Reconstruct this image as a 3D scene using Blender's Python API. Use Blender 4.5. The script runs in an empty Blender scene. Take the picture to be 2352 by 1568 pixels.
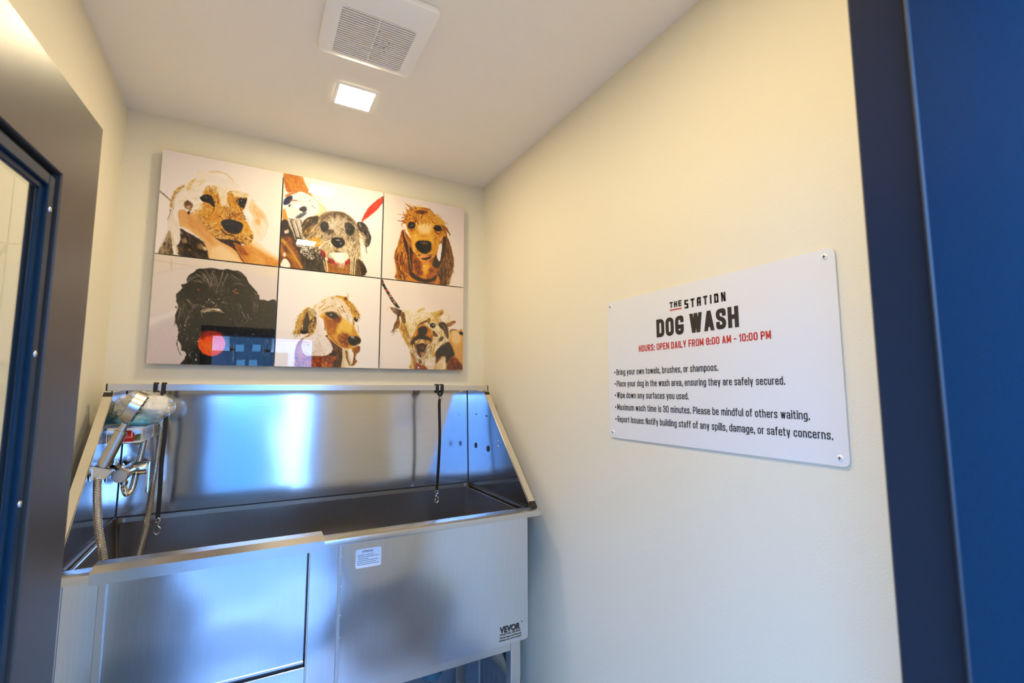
import bpy, bmesh, math, random
import numpy as np
from mathutils import Vector, Matrix

SC = bpy.context.scene
COL = SC.collection
PI = math.pi
EYE = 1.60                                    # camera height; the camera stands over the world origin

# ---------------------------------------------------------------- camera
YAW, PIT, ROL, FPX = 0.502512847, 0.103122396, -0.00120174781, 1088.21485
_f = Vector((math.sin(YAW) * math.cos(PIT), math.cos(YAW) * math.cos(PIT), math.sin(PIT)))
_r = Vector((math.cos(YAW), -math.sin(YAW), 0.0))
_u = _r.cross(_f)
CR = _r * math.cos(ROL) + _u * math.sin(ROL)
CU = -_r * math.sin(ROL) + _u * math.cos(ROL)
CF = _f
cam_d = bpy.data.cameras.new('camera')
cam_d.sensor_fit = 'HORIZONTAL'
cam_d.sensor_width = 36.0
cam_d.lens = 36.0 * FPX / 2352.0
cam_d.clip_start = 0.01
cam_d.dof.use_dof = True
cam_d.dof.focus_distance = 1.9
cam_d.dof.aperture_fstop = 5.0
cam = bpy.data.objects.new('camera', cam_d)
COL.objects.link(cam)
cam.matrix_world = Matrix(((CR.x, CU.x, -CF.x, 0), (CR.y, CU.y, -CF.y, 0), (CR.z, CU.z, -CF.z, EYE), (0, 0, 0, 1)))
SC.camera = cam

# ---------------------------------------------------------------- world, exposure
W = bpy.data.worlds.new('world')
SC.world = W
W.use_nodes = True
_bg = W.node_tree.nodes['Background']
_bg.inputs['Color'].default_value = (0.22, 0.465, 1.0, 1)      # open blue shade sky, seen with indoor white balance
_bg.inputs['Strength'].default_value = 19.0
SC.view_settings.view_transform = 'Standard'
SC.view_settings.look = 'None'
SC.view_settings.gamma = 1.0
SC.view_settings.exposure = 0.0
SC.view_settings.use_curve_mapping = False
SC.cycles.adaptive_threshold = 0.04
SC.cycles.max_bounces = 8
SC.cycles.adaptive_min_samples = 16
LAMP_COLOR = (1.0, 0.82, 0.50)                 # the two ceiling lamps are the room's own light
LAMP_STRENGTH = 192.0

# ---------------------------------------------------------------- room measures (metres; y runs into the room)
XL, XR, YB, ZC = -0.497, 1.114, 2.365, 2.753
YF = 0.21                                      # room face of the door wall


def ray(px, py):
    return CF + CR * ((px - 1176) / FPX) - CU * ((py - 784) / FPX)


def P(px, py, Y):
    "point of the photograph at depth Y"
    d = ray(px, py)
    d = d * (Y / d.y)
    return Vector((d.x, d.y, d.z + EYE))


# ---------------------------------------------------------------- materials
MATS = {}


def lin(c):
    return tuple(((v / 12.92) if v <= 0.04045 else ((v + 0.055) / 1.055) ** 2.4) for v in c)


def mat(name, color, rough=0.5, metal=0.0, spec=0.5, bump=0.0, bscale=60.0, stretch=(1, 1, 1), var=0.0, coat=0.0, emit=None, wave=0.0, wscale=3.0, aniso=0.0, ior=None):
    m = bpy.data.materials.new(name)
    m.use_nodes = True
    nt = m.node_tree
    b = nt.nodes['Principled BSDF']
    b.inputs['Base Color'].default_value = (*color, 1)
    b.inputs['Roughness'].default_value = rough
    b.inputs['Metallic'].default_value = metal
    b.inputs['Specular IOR Level'].default_value = spec
    b.inputs['Coat Weight'].default_value = coat
    b.inputs['Anisotropic'].default_value = aniso
    if ior:
        b.inputs['IOR'].default_value = ior
    if emit:
        b.inputs['Emission Color'].default_value = (*emit[0], 1)
        b.inputs['Emission Strength'].default_value = emit[1]
    tc = nt.nodes.new('ShaderNodeTexCoord')
    last = None
    if wave:
        n2 = nt.nodes.new('ShaderNodeTexNoise')
        n2.inputs['Scale'].default_value = wscale
        n2.inputs['Detail'].default_value = 1.0
        nt.links.new(tc.outputs['Object'], n2.inputs['Vector'])
        b2 = nt.nodes.new('ShaderNodeBump')
        b2.inputs['Strength'].default_value = 1.0
        b2.inputs['Distance'].default_value = wave
        nt.links.new(n2.outputs['Fac'], b2.inputs['Height'])
        last = b2
    if bump or var:
        mp = nt.nodes.new('ShaderNodeMapping')
        mp.inputs['Scale'].default_value = stretch
        nt.links.new(tc.outputs['Object'], mp.inputs['Vector'])
        n = nt.nodes.new('ShaderNodeTexNoise')
        n.inputs['Scale'].default_value = bscale
        n.inputs['Detail'].default_value = 4.0
        nt.links.new(mp.outputs['Vector'], n.inputs['Vector'])
        if bump:
            bp = nt.nodes.new('ShaderNodeBump')
            bp.inputs['Strength'].default_value = 1.0
            bp.inputs['Distance'].default_value = bump
            nt.links.new(n.outputs['Fac'], bp.inputs['Height'])
            if last:
                nt.links.new(last.outputs['Normal'], bp.inputs['Normal'])
            last = bp
        if var:
            rp = nt.nodes.new('ShaderNodeMapRange')
            rp.inputs['From Min'].default_value = 0.3
            rp.inputs['From Max'].default_value = 0.7
            rp.inputs['To Min'].default_value = 1.0 - var
            rp.inputs['To Max'].default_value = 1.0 + var
            nt.links.new(n.outputs['Fac'], rp.inputs['Value'])
            mx = nt.nodes.new('ShaderNodeVectorMath')
            mx.operation = 'SCALE'
            mx.inputs[0].default_value = color
            nt.links.new(rp.outputs['Result'], mx.inputs['Scale'])
            nt.links.new(mx.outputs['Vector'], b.inputs['Base Color'])
    if last:
        nt.links.new(last.outputs['Normal'], b.inputs['Normal'])
    MATS[name] = m
    return m


def sheet(name, tint, transp, rough, fres=1.45):
    "thin clear sheet: passes light straight through, reflects by Fresnel"
    m = bpy.data.materials.new(name)
    m.use_nodes = True
    nt = m.node_tree
    nt.nodes.clear()
    out = nt.nodes.new('ShaderNodeOutputMaterial')
    tr = nt.nodes.new('ShaderNodeBsdfTransparent')
    tr.inputs['Color'].default_value = (*tint, 1)
    gl = nt.nodes.new('ShaderNodeBsdfGlossy')
    gl.inputs['Roughness'].default_value = rough
    df = nt.nodes.new('ShaderNodeBsdfDiffuse')
    df.inputs['Color'].default_value = (0.85, 0.85, 0.83, 1)
    fr = nt.nodes.new('ShaderNodeFresnel')
    fr.inputs['IOR'].default_value = fres
    m1 = nt.nodes.new('ShaderNodeMixShader')
    m1.inputs[0].default_value = transp
    nt.links.new(tr.outputs[0], m1.inputs[1])
    nt.links.new(df.outputs[0], m1.inputs[2])
    m2 = nt.nodes.new('ShaderNodeMixShader')
    geo = nt.nodes.new('ShaderNodeNewGeometry')            # only the outer faces reflect, so a thin sheet never mirrors inside itself
    inv = nt.nodes.new('ShaderNodeMath')
    inv.operation = 'SUBTRACT'
    inv.inputs[0].default_value = 1.0
    nt.links.new(geo.outputs['Backfacing'], inv.inputs[1])
    mul = nt.nodes.new('ShaderNodeMath')
    mul.operation = 'MULTIPLY'
    nt.links.new(fr.outputs[0], mul.inputs[0])
    nt.links.new(inv.outputs[0], mul.inputs[1])
    nt.links.new(mul.outputs[0], m2.inputs[0])
    nt.links.new(m1.outputs[0], m2.inputs[1])
    nt.links.new(gl.outputs[0], m2.inputs[2])
    nt.links.new(m2.outputs[0], out.inputs['Surface'])
    MATS[name] = m
    return m


mat('wall_paint', (0.81, 0.755, 0.60), 0.55, bump=0.0006, bscale=220, spec=0.3)
mat('ceiling_paint', (0.95, 0.89, 0.78), 0.7, bump=0.0005, bscale=200, spec=0.2)
mat('floor_tile', (0.50, 0.51, 0.53), 0.4, var=0.12, bscale=9)
mat('base_tile', (0.26, 0.29, 0.33), 0.35, var=0.1, bscale=14)
mat('grout', (0.45, 0.46, 0.47), 0.8)
mat('steel_front', (0.68, 0.71, 0.755), 0.19, metal=1.0, bump=0.00003, bscale=300, stretch=(1, 1, 0.02), wave=0.022, wscale=2.4, var=0.04)
mat('steel_back', (0.62, 0.62, 0.63), 0.13, metal=1.0, bump=0.00004, bscale=300, stretch=(0.02, 1, 1), wave=0.004, wscale=2.6, var=0.03)
mat('steel_side', (0.60, 0.61, 0.63), 0.10, metal=1.0, bump=0.000012, bscale=300, stretch=(1, 0.02, 1), wave=0.003, wscale=3.0)
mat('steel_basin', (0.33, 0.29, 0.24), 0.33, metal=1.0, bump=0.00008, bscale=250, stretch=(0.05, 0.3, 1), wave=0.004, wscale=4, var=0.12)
mat('steel_rim', (0.66, 0.65, 0.63), 0.27, metal=1.0, bump=0.00003, bscale=300, stretch=(0.03, 1, 1))
mat('steel_bar', (0.74, 0.70, 0.62), 0.36, metal=1.0)
mat('chrome', (0.72, 0.71, 0.69), 0.13, metal=1.0)
mat('nickel', (0.60, 0.56, 0.50), 0.28, metal=1.0, bump=0.00002, bscale=300, stretch=(1, 1, 0.05))
mat('brass', (0.75, 0.62, 0.36), 0.25, metal=1.0)
mat('black_plastic', (0.012, 0.011, 0.011), 0.45)
mat('black_web', (0.009, 0.009, 0.010), 0.75, bump=0.0003, bscale=900)
mat('door_paint', (0.050, 0.040, 0.033), 0.33, bump=0.00012, bscale=700, spec=0.6)
mat('frame_paint', (0.002, 0.018, 0.037), 0.34, bump=0.00012, bscale=600, spec=0.28, var=0.2)
mat('added_base_dark', (0.10, 0.13, 0.17), 0.5)
mat('white_trim', (0.86, 0.86, 0.86), 0.5)
mat('jamb_paint', (0.010, 0.012, 0.018), 0.34, bump=0.00012, bscale=600, spec=0.3, var=0.2)
mat('gasket', (0.010, 0.010, 0.012), 0.5)
mat('white_plastic', (0.96, 0.94, 0.90), 0.38)
mat('vent_dark', (0.16, 0.13, 0.10), 0.8)
mat('dust', (0.42, 0.33, 0.22), 0.9)
mat('wire_white', (0.82, 0.82, 0.84), 0.3)
mat('sign_white', (0.77, 0.77, 0.77), 0.42, spec=0.4)
mat('panel_edge', (0.16, 0.14, 0.12), 0.4)
mat('ink_black', (0.018, 0.015, 0.013), 0.5)
mat('ink_red', (0.55, 0.032, 0.018), 0.5)
mat('ink_grey', (0.030, 0.032, 0.036), 0.5)
mat('sticker', (0.78, 0.80, 0.84), 0.4)
mat('red_rubber', (0.75, 0.02, 0.012), 0.35)
mat('green_rubber', (0.30, 0.34, 0.11), 0.5)
mat('pad_white', (0.90, 0.87, 0.82), 0.8, bump=0.001, bscale=25)
mat('pad_blue', (0.20, 0.62, 0.74), 0.6, bump=0.001, bscale=30)
mat('pad_grey', (0.16, 0.16, 0.17), 0.7, bump=0.002, bscale=30)
mat('drain_blue', (0.05, 0.16, 0.24), 0.35)
mat('pipe_black', (0.012, 0.012, 0.013), 0.4)
mat('pipe_cream', (0.55, 0.50, 0.42), 0.5)
mat('siding', (0.80, 0.81, 0.82), 0.6)
mat('teal_paint', (0.045, 0.13, 0.16), 0.4)
mat('window_glass', (0.32, 0.60, 0.62), 0.1)
mat('concrete', (0.25, 0.225, 0.22), 0.85, var=0.1, bscale=3)
mat('asphalt', (0.10, 0.10, 0.105), 0.9, var=0.2, bscale=8)
mat('added_mat_dark', (0.03, 0.035, 0.04), 0.6)
sheet('clear_glass', (0.93, 0.95, 0.94), 0.0, 0.0, 1.5)
sheet('clear_bag', (0.97, 0.97, 0.96), 0.36, 0.14, 1.45)
_lm = mat('lamp_glow', (0.9, 0.9, 0.9), 0.5, emit=(LAMP_COLOR, LAMP_STRENGTH))


# ---------------------------------------------------------------- object helpers
def tag(o, label=None, cat=None, group=None, kind=None):
    if label:
        o['label'] = label
    if cat:
        o['category'] = cat
    if group:
        o['group'] = group
    if kind:
        o['kind'] = kind
    return o


def thing(name, loc, label=None, cat=None, group=None, kind=None, rotz=0.0):
    o = bpy.data.objects.new(name, None)
    o.empty_display_size = 0.05
    COL.objects.link(o)
    o.location = loc
    o.rotation_euler = (0, 0, rotz)
    o['_m'] = 1
    del o['_m']
    return tag(o, label, cat, group, kind)


def wmat(o):
    m = Matrix.Translation(o.location) @ o.rotation_euler.to_matrix().to_4x4()
    if o.parent:
        return wmat(o.parent) @ o.matrix_parent_inverse @ m
    return m


def link(name, me, m, parent=None, local=False):
    o = bpy.data.objects.new(name, me)
    COL.objects.link(o)
    if m is not None:
        me.materials.append(MATS[m] if isinstance(m, str) else m)
    if parent is not None:
        o.parent = parent
        if not local:
            o.matrix_parent_inverse = wmat(parent).inverted()
    return o


def obj(name, bm, m, parent=None, smooth=None, local=False):
    me = bpy.data.meshes.new(name)
    bmesh.ops.recalc_face_normals(bm, faces=bm.faces)
    if smooth is not None:
        for f in bm.faces:
            f.smooth = True
        for e in bm.edges:
            if len(e.link_faces) == 2 and e.calc_face_angle(0) > math.radians(smooth):
                e.smooth = False
    bm.to_mesh(me)
    bm.free()
    return link(name, me, m, parent, local)


def struct(name, bm, m, parent=None, **k):
    o = obj(name, bm, m, parent, **k)
    o['kind'] = 'structure'
    return o


def box(bm, x0, x1, y0, y1, z0, z1, bev=0.0, seg=2):
    vs = [bm.verts.new((x, y, z)) for x in (x0, x1) for y in (y0, y1) for z in (z0, z1)]
    fs = [bm.faces.new([vs[i] for i in q]) for q in ((0, 1, 3, 2), (4, 6, 7, 5), (0, 4, 5, 1), (2, 3, 7, 6), (0, 2, 6, 4), (1, 5, 7, 3))]
    if bev:
        es = list({e for f in fs for e in f.edges})
        bmesh.ops.bevel(bm, geom=es, offset=bev, segments=seg, affect='EDGES', profile=0.5)
    return bm


def Box(*a, **k):
    return box(bmesh.new(), *a, **k)


def frame_axes(d):
    d = d.normalized()
    a = Vector((0, 0, 1)) if abs(d.z) < 0.9 else Vector((1, 0, 0))
    x = d.cross(a).normalized()
    return x, x.cross(d).normalized()


def tube(bm, pts, rad, n=10, cap=True, closed=False):
    "round tube through the points; rad a number or a list"
    pts = [Vector(p) for p in pts]
    k = len(pts)
    rr = rad if isinstance(rad, (list, tuple)) else [rad] * k
    rings = []
    x = None
    for i, p in enumerate(pts):
        if closed:
            d = (pts[(i + 1) % k] - pts[i - 1])
        else:
            d = pts[min(i + 1, k - 1)] - pts[max(i - 1, 0)]
        d = d.normalized()
        if x is None:
            x, y = frame_axes(d)
        else:
            x = (x - d * x.dot(d)).normalized()
            y = d.cross(x)
        rings.append([bm.verts.new(p + (x * math.cos(2 * PI * j / n) + y * math.sin(2 * PI * j / n)) * rr[i]) for j in range(n)])
    last = k if closed else k - 1
    for i in range(last):
        a, b = rings[i], rings[(i + 1) % k]
        for j in range(n):
            bm.faces.new((a[j], a[(j + 1) % n], b[(j + 1) % n], b[j]))
    if cap and not closed:
        bm.faces.new(rings[0])
        bm.faces.new(rings[-1][::-1])
    return bm


def Tube(*a, **k):
    return tube(bmesh.new(), *a, **k)


def spline(pts, n=8):
    "Catmull-Rom through the points"
    pts = [Vector(p) for p in pts]
    q = [pts[0] * 2 - pts[1]] + pts + [pts[-1] * 2 - pts[-2]]
    out = []
    for i in range(1, len(q) - 2):
        a, b, c, d = q[i - 1:i + 3]
        for s in range(n):
            t = s / n
            out.append(0.5 * ((2 * b) + (c - a) * t + (2 * a - 5 * b + 4 * c - d) * t * t + (3 * b - a - 3 * c + d) * t ** 3))
    out.append(pts[-1])
    return out


def strap(bm, pts, wdir, w, t):
    "flat band through the points: width w along wdir, thickness t"
    wd = Vector(wdir).normalized()
    pts = [Vector(p) for p in pts]
    rings = []
    for i, p in enumerate(pts):
        d = (pts[min(i + 1, len(pts) - 1)] - pts[max(i - 1, 0)]).normalized()
        nn = d.cross(wd).normalized()
        rings.append([bm.verts.new(p + wd * a * w / 2 + nn * b * t / 2) for a, b in ((-1, -1), (1, -1), (1, 1), (-1, 1))])
    for a, b in zip(rings, rings[1:]):
        for j in range(4):
            bm.faces.new((a[j], a[(j + 1) % 4], b[(j + 1) % 4], b[j]))
    bm.faces.new(rings[0])
    bm.faces.new(rings[-1][::-1])
    return bm


def prism(bm, poly, axis, a0, a1):
    "polygon in the other two axes, extruded along axis from a0 to a1"
    def mk(u, v, a):
        return {'x': (a, u, v), 'y': (u, a, v), 'z': (u, v, a)}[axis]
    lo = [bm.verts.new(mk(u, v, a0)) for u, v in poly]
    hi = [bm.verts.new(mk(u, v, a1)) for u, v in poly]
    bm.faces.new(lo)
    bm.faces.new(hi[::-1])
    for i in range(len(poly)):
        j = (i + 1) % len(poly)
        bm.faces.new((lo[i], lo[j], hi[j], hi[i]))
    return bm


def Prism(*a):
    return prism(bmesh.new(), *a)


def rrect(x0, x1, y0, y1, r, n=6):
    out = []
    for cx, cy, a in ((x1 - r, y1 - r, 0), (x0 + r, y1 - r, 90), (x0 + r, y0 + r, 180), (x1 - r, y0 + r, 270)):
        for i in range(n + 1):
            t = math.radians(a + 90 * i / n)
            out.append((cx + r * math.cos(t), cy + r * math.sin(t)))
    return out


def loft(bm, rings, cap0=False, cap1=False):
    rv = [[bm.verts.new(p) for p in r] for r in rings]
    for a, b in zip(rv, rv[1:]):
        n = len(a)
        for j in range(n):
            bm.faces.new((a[j], a[(j + 1) % n], b[(j + 1) % n], b[j]))
    if cap0:
        bm.faces.new(rv[0])
    if cap1:
        bm.faces.new(rv[-1][::-1])
    return bm


def sphere(c, r, sx=1, sy=1, sz=1, u=20, v=12):
    bm = bmesh.new()
    bmesh.ops.create_uvsphere(bm, u_segments=u, v_segments=v, radius=r)
    for w in bm.verts:
        w.co = Vector((w.co.x * sx, w.co.y * sy, w.co.z * sz)) + Vector(c)
    return bm


_txt = bpy.data.curves.new('lettering_curve', 'FONT')
_txo = bpy.data.objects.new('lettering_source', _txt)
COL.objects.link(_txo)


def text_mesh(s, offset=0.0):
    "filled outline of the words in units of the font size"
    _txt.body = s
    _txt.size = 1.0
    _txt.offset = offset
    _txt.extrude = 0.0
    _txt.resolution_u = 4
    bpy.context.view_layer.update()
    dg = bpy.context.evaluated_depsgraph_get()
    return bpy.data.meshes.new_from_object(_txo.evaluated_get(dg), depsgraph=dg)


_cap = None


def lettering(name, s, m, parent, origin, xdir, ydir, width, cap, offset=0.02, label=None):
    "words as thin raised print: left baseline at origin, fitted to width and capital height"
    global _cap
    if _cap is None:
        _cap = max(v.co.y for v in text_mesh('H').vertices)
    me = text_mesh(s, offset)
    n = len(me.vertices)
    co = np.empty(n * 3)
    me.vertices.foreach_get('co', co)
    co = co.reshape(-1, 3)
    x0, x1 = co[:, 0].min(), co[:, 0].max()
    sx = width / (x1 - x0)
    sy = cap / _cap
    X, Y, O = (np.array(Vector(v)) for v in (xdir, ydir, origin))
    out = O + np.outer((co[:, 0] - x0) * sx, X) + np.outer(co[:, 1] * sy, Y)
    me.vertices.foreach_set('co', out.ravel())
    me.update()
    me.materials.clear()
    o = link(name, me, m, parent)
    if label:
        o['label'] = label
    return o


# ================================================================ the room
struct('floor', Box(XL - .1, XR + .1, YF - .16, YB + .1, -0.1, 0.0), 'floor_tile')
struct('ceiling', Box(XL - .1, XR + .1, YF - .16, YB + .1, ZC, ZC + .1), 'ceiling_paint')
struct('wall_left', Box(XL - .1, XL, YF - .16, YB + .1, 0, ZC), 'wall_paint')
struct('wall_right', Box(XR, XR + .1, YF - .16, YB + .1, 0, ZC), 'wall_paint')
struct('wall_back', Box(XL, XR, YB, YB + .1, 0, ZC), 'wall_paint')
DX0, DX1, DZ = -0.315, 0.487, 2.07             # door opening
FT = 0.05
fw = bmesh.new()
box(fw, XL, DX0 - FT, YF - .15, YF, 0, ZC)
box(fw, DX1 + FT, XR, YF - .15, YF, 0, ZC)
box(fw, DX0 - FT, DX1 + FT, YF - .15, YF, DZ + FT, ZC)
struct('wall_front', fw, 'wall_paint')

# door frame round the opening, with a rabbet for the leaf and a rubber seal
fr = thing('trim_1', (DX1, YF - .08, 0), kind='structure')
for nm, a, b in (('jamb', DX1, DX1 + FT), ('jamb', DX0 - FT, DX0)):
    obj(nm, Box(a, b, YF - .17, YF + .004, 0, DZ, 0.002, 1), 'jamb_paint', fr)
obj('head', Box(DX0 - FT, DX1 + FT, YF - .17, YF + .004, DZ, DZ + FT, 0.002, 1), 'frame_paint', fr)
obj('door_stop', Box(DX1 - .015, DX1, YF - .17, YF - .0455, 0, DZ, 0.0025, 2), 'frame_paint', fr)
obj('door_stop', Box(DX0, DX0 + .015, YF - .17, YF - .0455, 0, DZ, 0.0025, 2), 'frame_paint', fr)
obj('door_stop', Box(DX0 + .015, DX1 - .015, YF - .17, YF - .0455, DZ - .015, DZ, 0.0025, 2), 'frame_paint', fr)
obj('threshold', Box(DX0, DX1, YF - .17, YF, 0.0, .012, .003, 1), 'frame_paint', fr)
g = obj('weather_seal', Tube([(DX1 - .0135, YF - .0465, z) for z in (0.02, 0.7, 1.4, 2.0, DZ - .02)], 0.0022, 8), 'gasket', fr, smooth=40)
tag(g, 'thin rubber seal along the stop')

# glazed door leaf, swung inwards almost flat against the left wall
ang = math.atan2(0.982 - 0.215, -0.235 + 0.293)
dr = thing('door_1', (-0.293, 0.215, 0.008), kind='structure', rotz=ang)
LW, ZT, ZB, TH = 0.769, 2.033 - .008, 0.0, 0.034
LU0, LU1, LZ0, LZ1 = 0.122, 0.645, 0.30, 1.9 - .008


def dbox(nm, *a, m='door_paint', bev=0.0015):
    return obj(nm, Box(*a, bev, 1), m, dr, local=True)


lf = bmesh.new()
def rect4(u0, u1, z0, z1, y):
    return [(u0, y, z0), (u1, y, z0), (u1, y, z1), (u0, y, z1)]
loft(lf, [rect4(LU0, LU1, LZ0, LZ1, .002), rect4(LU0 - .0015, LU1 + .0015, LZ0 - .0015, LZ1 + .0015, 0), rect4(.002, LW - .002, ZB + .002, ZT - .002, 0), rect4(0, LW, ZB, ZT, .002), rect4(0, LW, ZB, ZT, TH), rect4(LU0, LU1, LZ0, LZ1, TH), rect4(LU0, LU1, LZ0, LZ1, .002)])
bmesh.ops.remove_doubles(lf, verts=lf.verts, dist=1e-5)
obj('leaf', lf, 'door_paint', dr, local=True)


def ring(nm, ins, w, y0, y1, m):
    u0, u1, z0, z1 = LU0 + ins, LU1 - ins, LZ0 + ins, LZ1 - ins
    bm = bmesh.new()
    for a in ((u0, u0 + w, z0, z1), (u1 - w, u1, z0, z1), (u0 + w, u1 - w, z0, z0 + w), (u0 + w, u1 - w, z1 - w, z1)):
        box(bm, a[0], a[1], y0, y1, a[2], a[3], 0.0015, 1)
    return obj(nm, bm, m, dr, local=True)


ring('glazing_channel', 0.0, 0.014, 0.011, 0.018, 'gasket')
ring('glazing_bead', 0.010, 0.016, 0.003, 0.013, 'frame_paint')
ring('glazing_gasket', 0.025, 0.010, 0.008, 0.014, 'frame_paint')
ring('rear_bead', 0.0, 0.010, 0.019, 0.030, 'frame_paint')
obj('pane', Box(LU0 + .008, LU1 - .008, 0.0142, 0.0182, LZ0 + .008, LZ1 - .008), 'clear_glass', dr, local=True)
for zz in (1.835, 1.64, 1.45, 1.2, 0.9, 0.6):
    bm = bmesh.new()
    bmesh.ops.create_uvsphere(bm, u_segments=10, v_segments=6, radius=0.0042)
    for v in bm.verts:
        v.co = Vector((v.co.x + LU1 - .018, v.co.y * .5 + .003, v.co.z + zz))
    obj('screw', bm, 'chrome', dr, smooth=60, local=True)
hd = obj('handle_rose', Tube([(0.709, 0.0, 1.10), (0.709, -0.009, 1.10)], 0.027, 24), 'black_plastic', dr, smooth=40, local=True)
lv = bmesh.new()
tube(lv, [(0.709, -0.006, 1.10), (0.709, -0.045, 1.10)], 0.010, 14)
tube(lv, spline([(0.709, -0.045, 1.10), (0.69, -0.052, 1.10), (0.60, -0.052, 1.10)], 5), 0.009, 12)
obj('handle', lv, 'black_plastic', dr, smooth=40, local=True)
for zz in (0.25, 1.02, 1.82):
    obj('hinge', Tube([(-0.004, -0.004, zz - .05), (-0.004, -0.004, zz + .05)], 0.007, 12), 'frame_paint', dr, smooth=40, local=True)

# tiled base along the right wall and the back wall
tb = thing('baseboard_right', (XR, 2.0, 0), kind='structure')
obj('grout_bed', Box(XR - .006, XR - .0005, 0.26, YB - .012, 0.0, 0.292), 'grout', tb)
tm = None
for i in range(40):
    y1 = YB - .014 - i * .0525
    if y1 < .32:
        break
    if tm is None:
        t0 = obj('tile', Box(-.004, .004, -.025, .025, 0.004, 0.288, .0015, 1), 'base_tile', tb, local=True)
        tm = t0.data
        t = t0
    else:
        t = link('tile', tm, None, tb, local=True)
    t.location = (-.006, y1 - .025 - 2.0, 0)
obj('top_trim', Box(XR - .014, XR - .0005, 0.26, YB - .012, 0.292, 0.304, .002, 1), 'steel_bar', tb)
bb = thing('baseboard_back', (0.3, YB, 0), kind='structure')
obj('grout_bed', Box(XL + .001, XR - .016, YB - .006, YB - .0005, 0.0, 0.292), 'grout', bb)
for i in range(31):
    x0 = XR - .018 - i * .0525
    if x0 - .05 < XL:
        break
    if i == 0:
        t = obj('tile', Box(-.025, .025, -.004, .004, 0.004, 0.288, .0015, 1), 'base_tile', bb, local=True)
        tm2 = t.data
    else:
        t = link('tile', tm2, None, bb, local=True)
    t.location = (x0 - .025 - .3, -.006, 0)
obj('top_trim', Box(XL + .001, XR - .016, YB - .014, YB - .0005, 0.292, 0.304, .002, 1), 'steel_bar', bb)

for i, (a, b) in enumerate(((XL + .001, DX0 - FT - .001), (DX1 + FT + .001, XR - .016))):
    bf = thing('baseboard_front' if i == 0 else 'baseboard_front_right', ((a + b) / 2, YF, 0), kind='structure')
    obj('grout_bed', Box(a, b, YF + .0005, YF + .006, 0, .292), 'grout', bf)
    n = int((b - a) / .0525)
    for k in range(n):
        t = link('tile', tm2, None, bf, local=True)
        t.location = (a + .003 + .025 + k * .0525 - (a + b) / 2, .006, 0)
    obj('top_trim', Box(a, b, YF + .0005, YF + .014, .292, .304, .002, 1), 'steel_bar', bf)

# ---------------------------------------------------------------- the place outside the door
struct('ground', Box(-9, 9, -9, -1.10, -0.15, -0.025), 'asphalt')
wk = struct('walkway', Box(-9, 9, -1.10, YF - .165, -0.15, -0.02), 'concrete')
obj('added_mat', Box(-.6, .8, -.40, -.10, -0.0195, -.012, .002, 1), 'added_mat_dark', wk)  # guessed mat added to mirror as a dark band in the tub front
FY = -4.0
fac = thing('wall_outside', (0, FY, 0), kind='structure')
obj('backing', Box(-6, 6, FY - .2, FY - .03, -0.02, 4.1), 'siding', fac)
bd = None
for i in range(24):
    z = 0.05 + i * .17
    if bd is None:
        bm = bmesh.new()
        prism(bm, [(FY - .03, 0), (FY + .004, 0), (FY - .012, .168), (FY - .03, .168)], 'x', -6, 6)
        b = obj('siding_board', bm, 'siding', fac)
        bd = b.data
    else:
        b = link('siding_board', bd, None, fac)
    b.location.z += z
obj('added_base', Box(-6, 6, FY, FY + .02, -.02, 2.22, .004, 1), 'added_base_dark', fac)  # dark band added low on the facade to mute the backsplash reflection
obj('added_base_cap', Box(-6, 6, FY, FY + .05, 2.22, 2.27, .004, 1), 'white_trim', fac)
def ref(px, py, Y=FY):
    "where the mirrored pixel of the glossy photo panels meets the facade outside"
    d = ray(px, py)
    k = (2 * 2.335 - Y) / d.y
    return d.x * k, d.z * k + EYE
hx0, hx1, hz = ref(527, 800)[0], ref(623, 800)[0], ref(575, 768)[1]
pw = [ray(a, 1000).x / ray(a, 1000).y * (4.70 - FY) for a in (652, 706)]
obj('added_post', Box(pw[0], pw[1], FY + .02, FY + .10, -.02, 2.22, .004, 1), 'white_trim', fac)  # white upright added to mirror as a pale streak in the backsplash
od = thing('door_2', ((hx0 + hx1) / 2, FY, 0), kind='structure')
obj('door_surround', Box(hx0, hx1, FY, FY + .05, -.02, hz, .006, 1), 'teal_paint', od)
obj('door_surround', Box(hx0 - .03, hx1 + .03, FY, FY + .09, hz, hz + .07, .006, 1), 'teal_paint', od)
ix0, ix1 = hx0 + .10, hx1 - .10
obj('door_leaf', Box(ix0, ix1, FY + .05, FY + .075, -.02, hz - .22, .004, 1), 'teal_paint', od)
for px, py in ((551, 800), (589, 800), (553, 835), (581, 835)):
    a, z = ref(px, py)
    pn = obj('pane', Box(a - .058, a + .058, FY + .074, FY + .082, z - .055, z + .055), 'window_glass', od)

# ================================================================ the wash tub
K = EYE
TX0, TX1 = -0.4215, 1.021          # planes of the two side panels
RZ = K - 0.474                     # top of the rim
TB, TF = 2.350, 1.650              # backsplash plane, front of the rim
SKY, SKZ = 1.700, K - .968         # front panel plane, its lower edge
tub = thing('dog_wash_tub', (0.3, 2.0, 0), 'long stainless steel dog wash tub on legs below the dog photo panels', 'wash tub')
SL = Vector((0, 2.155 - 1.70, (K - .004) - RZ)).normalized()

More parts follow.
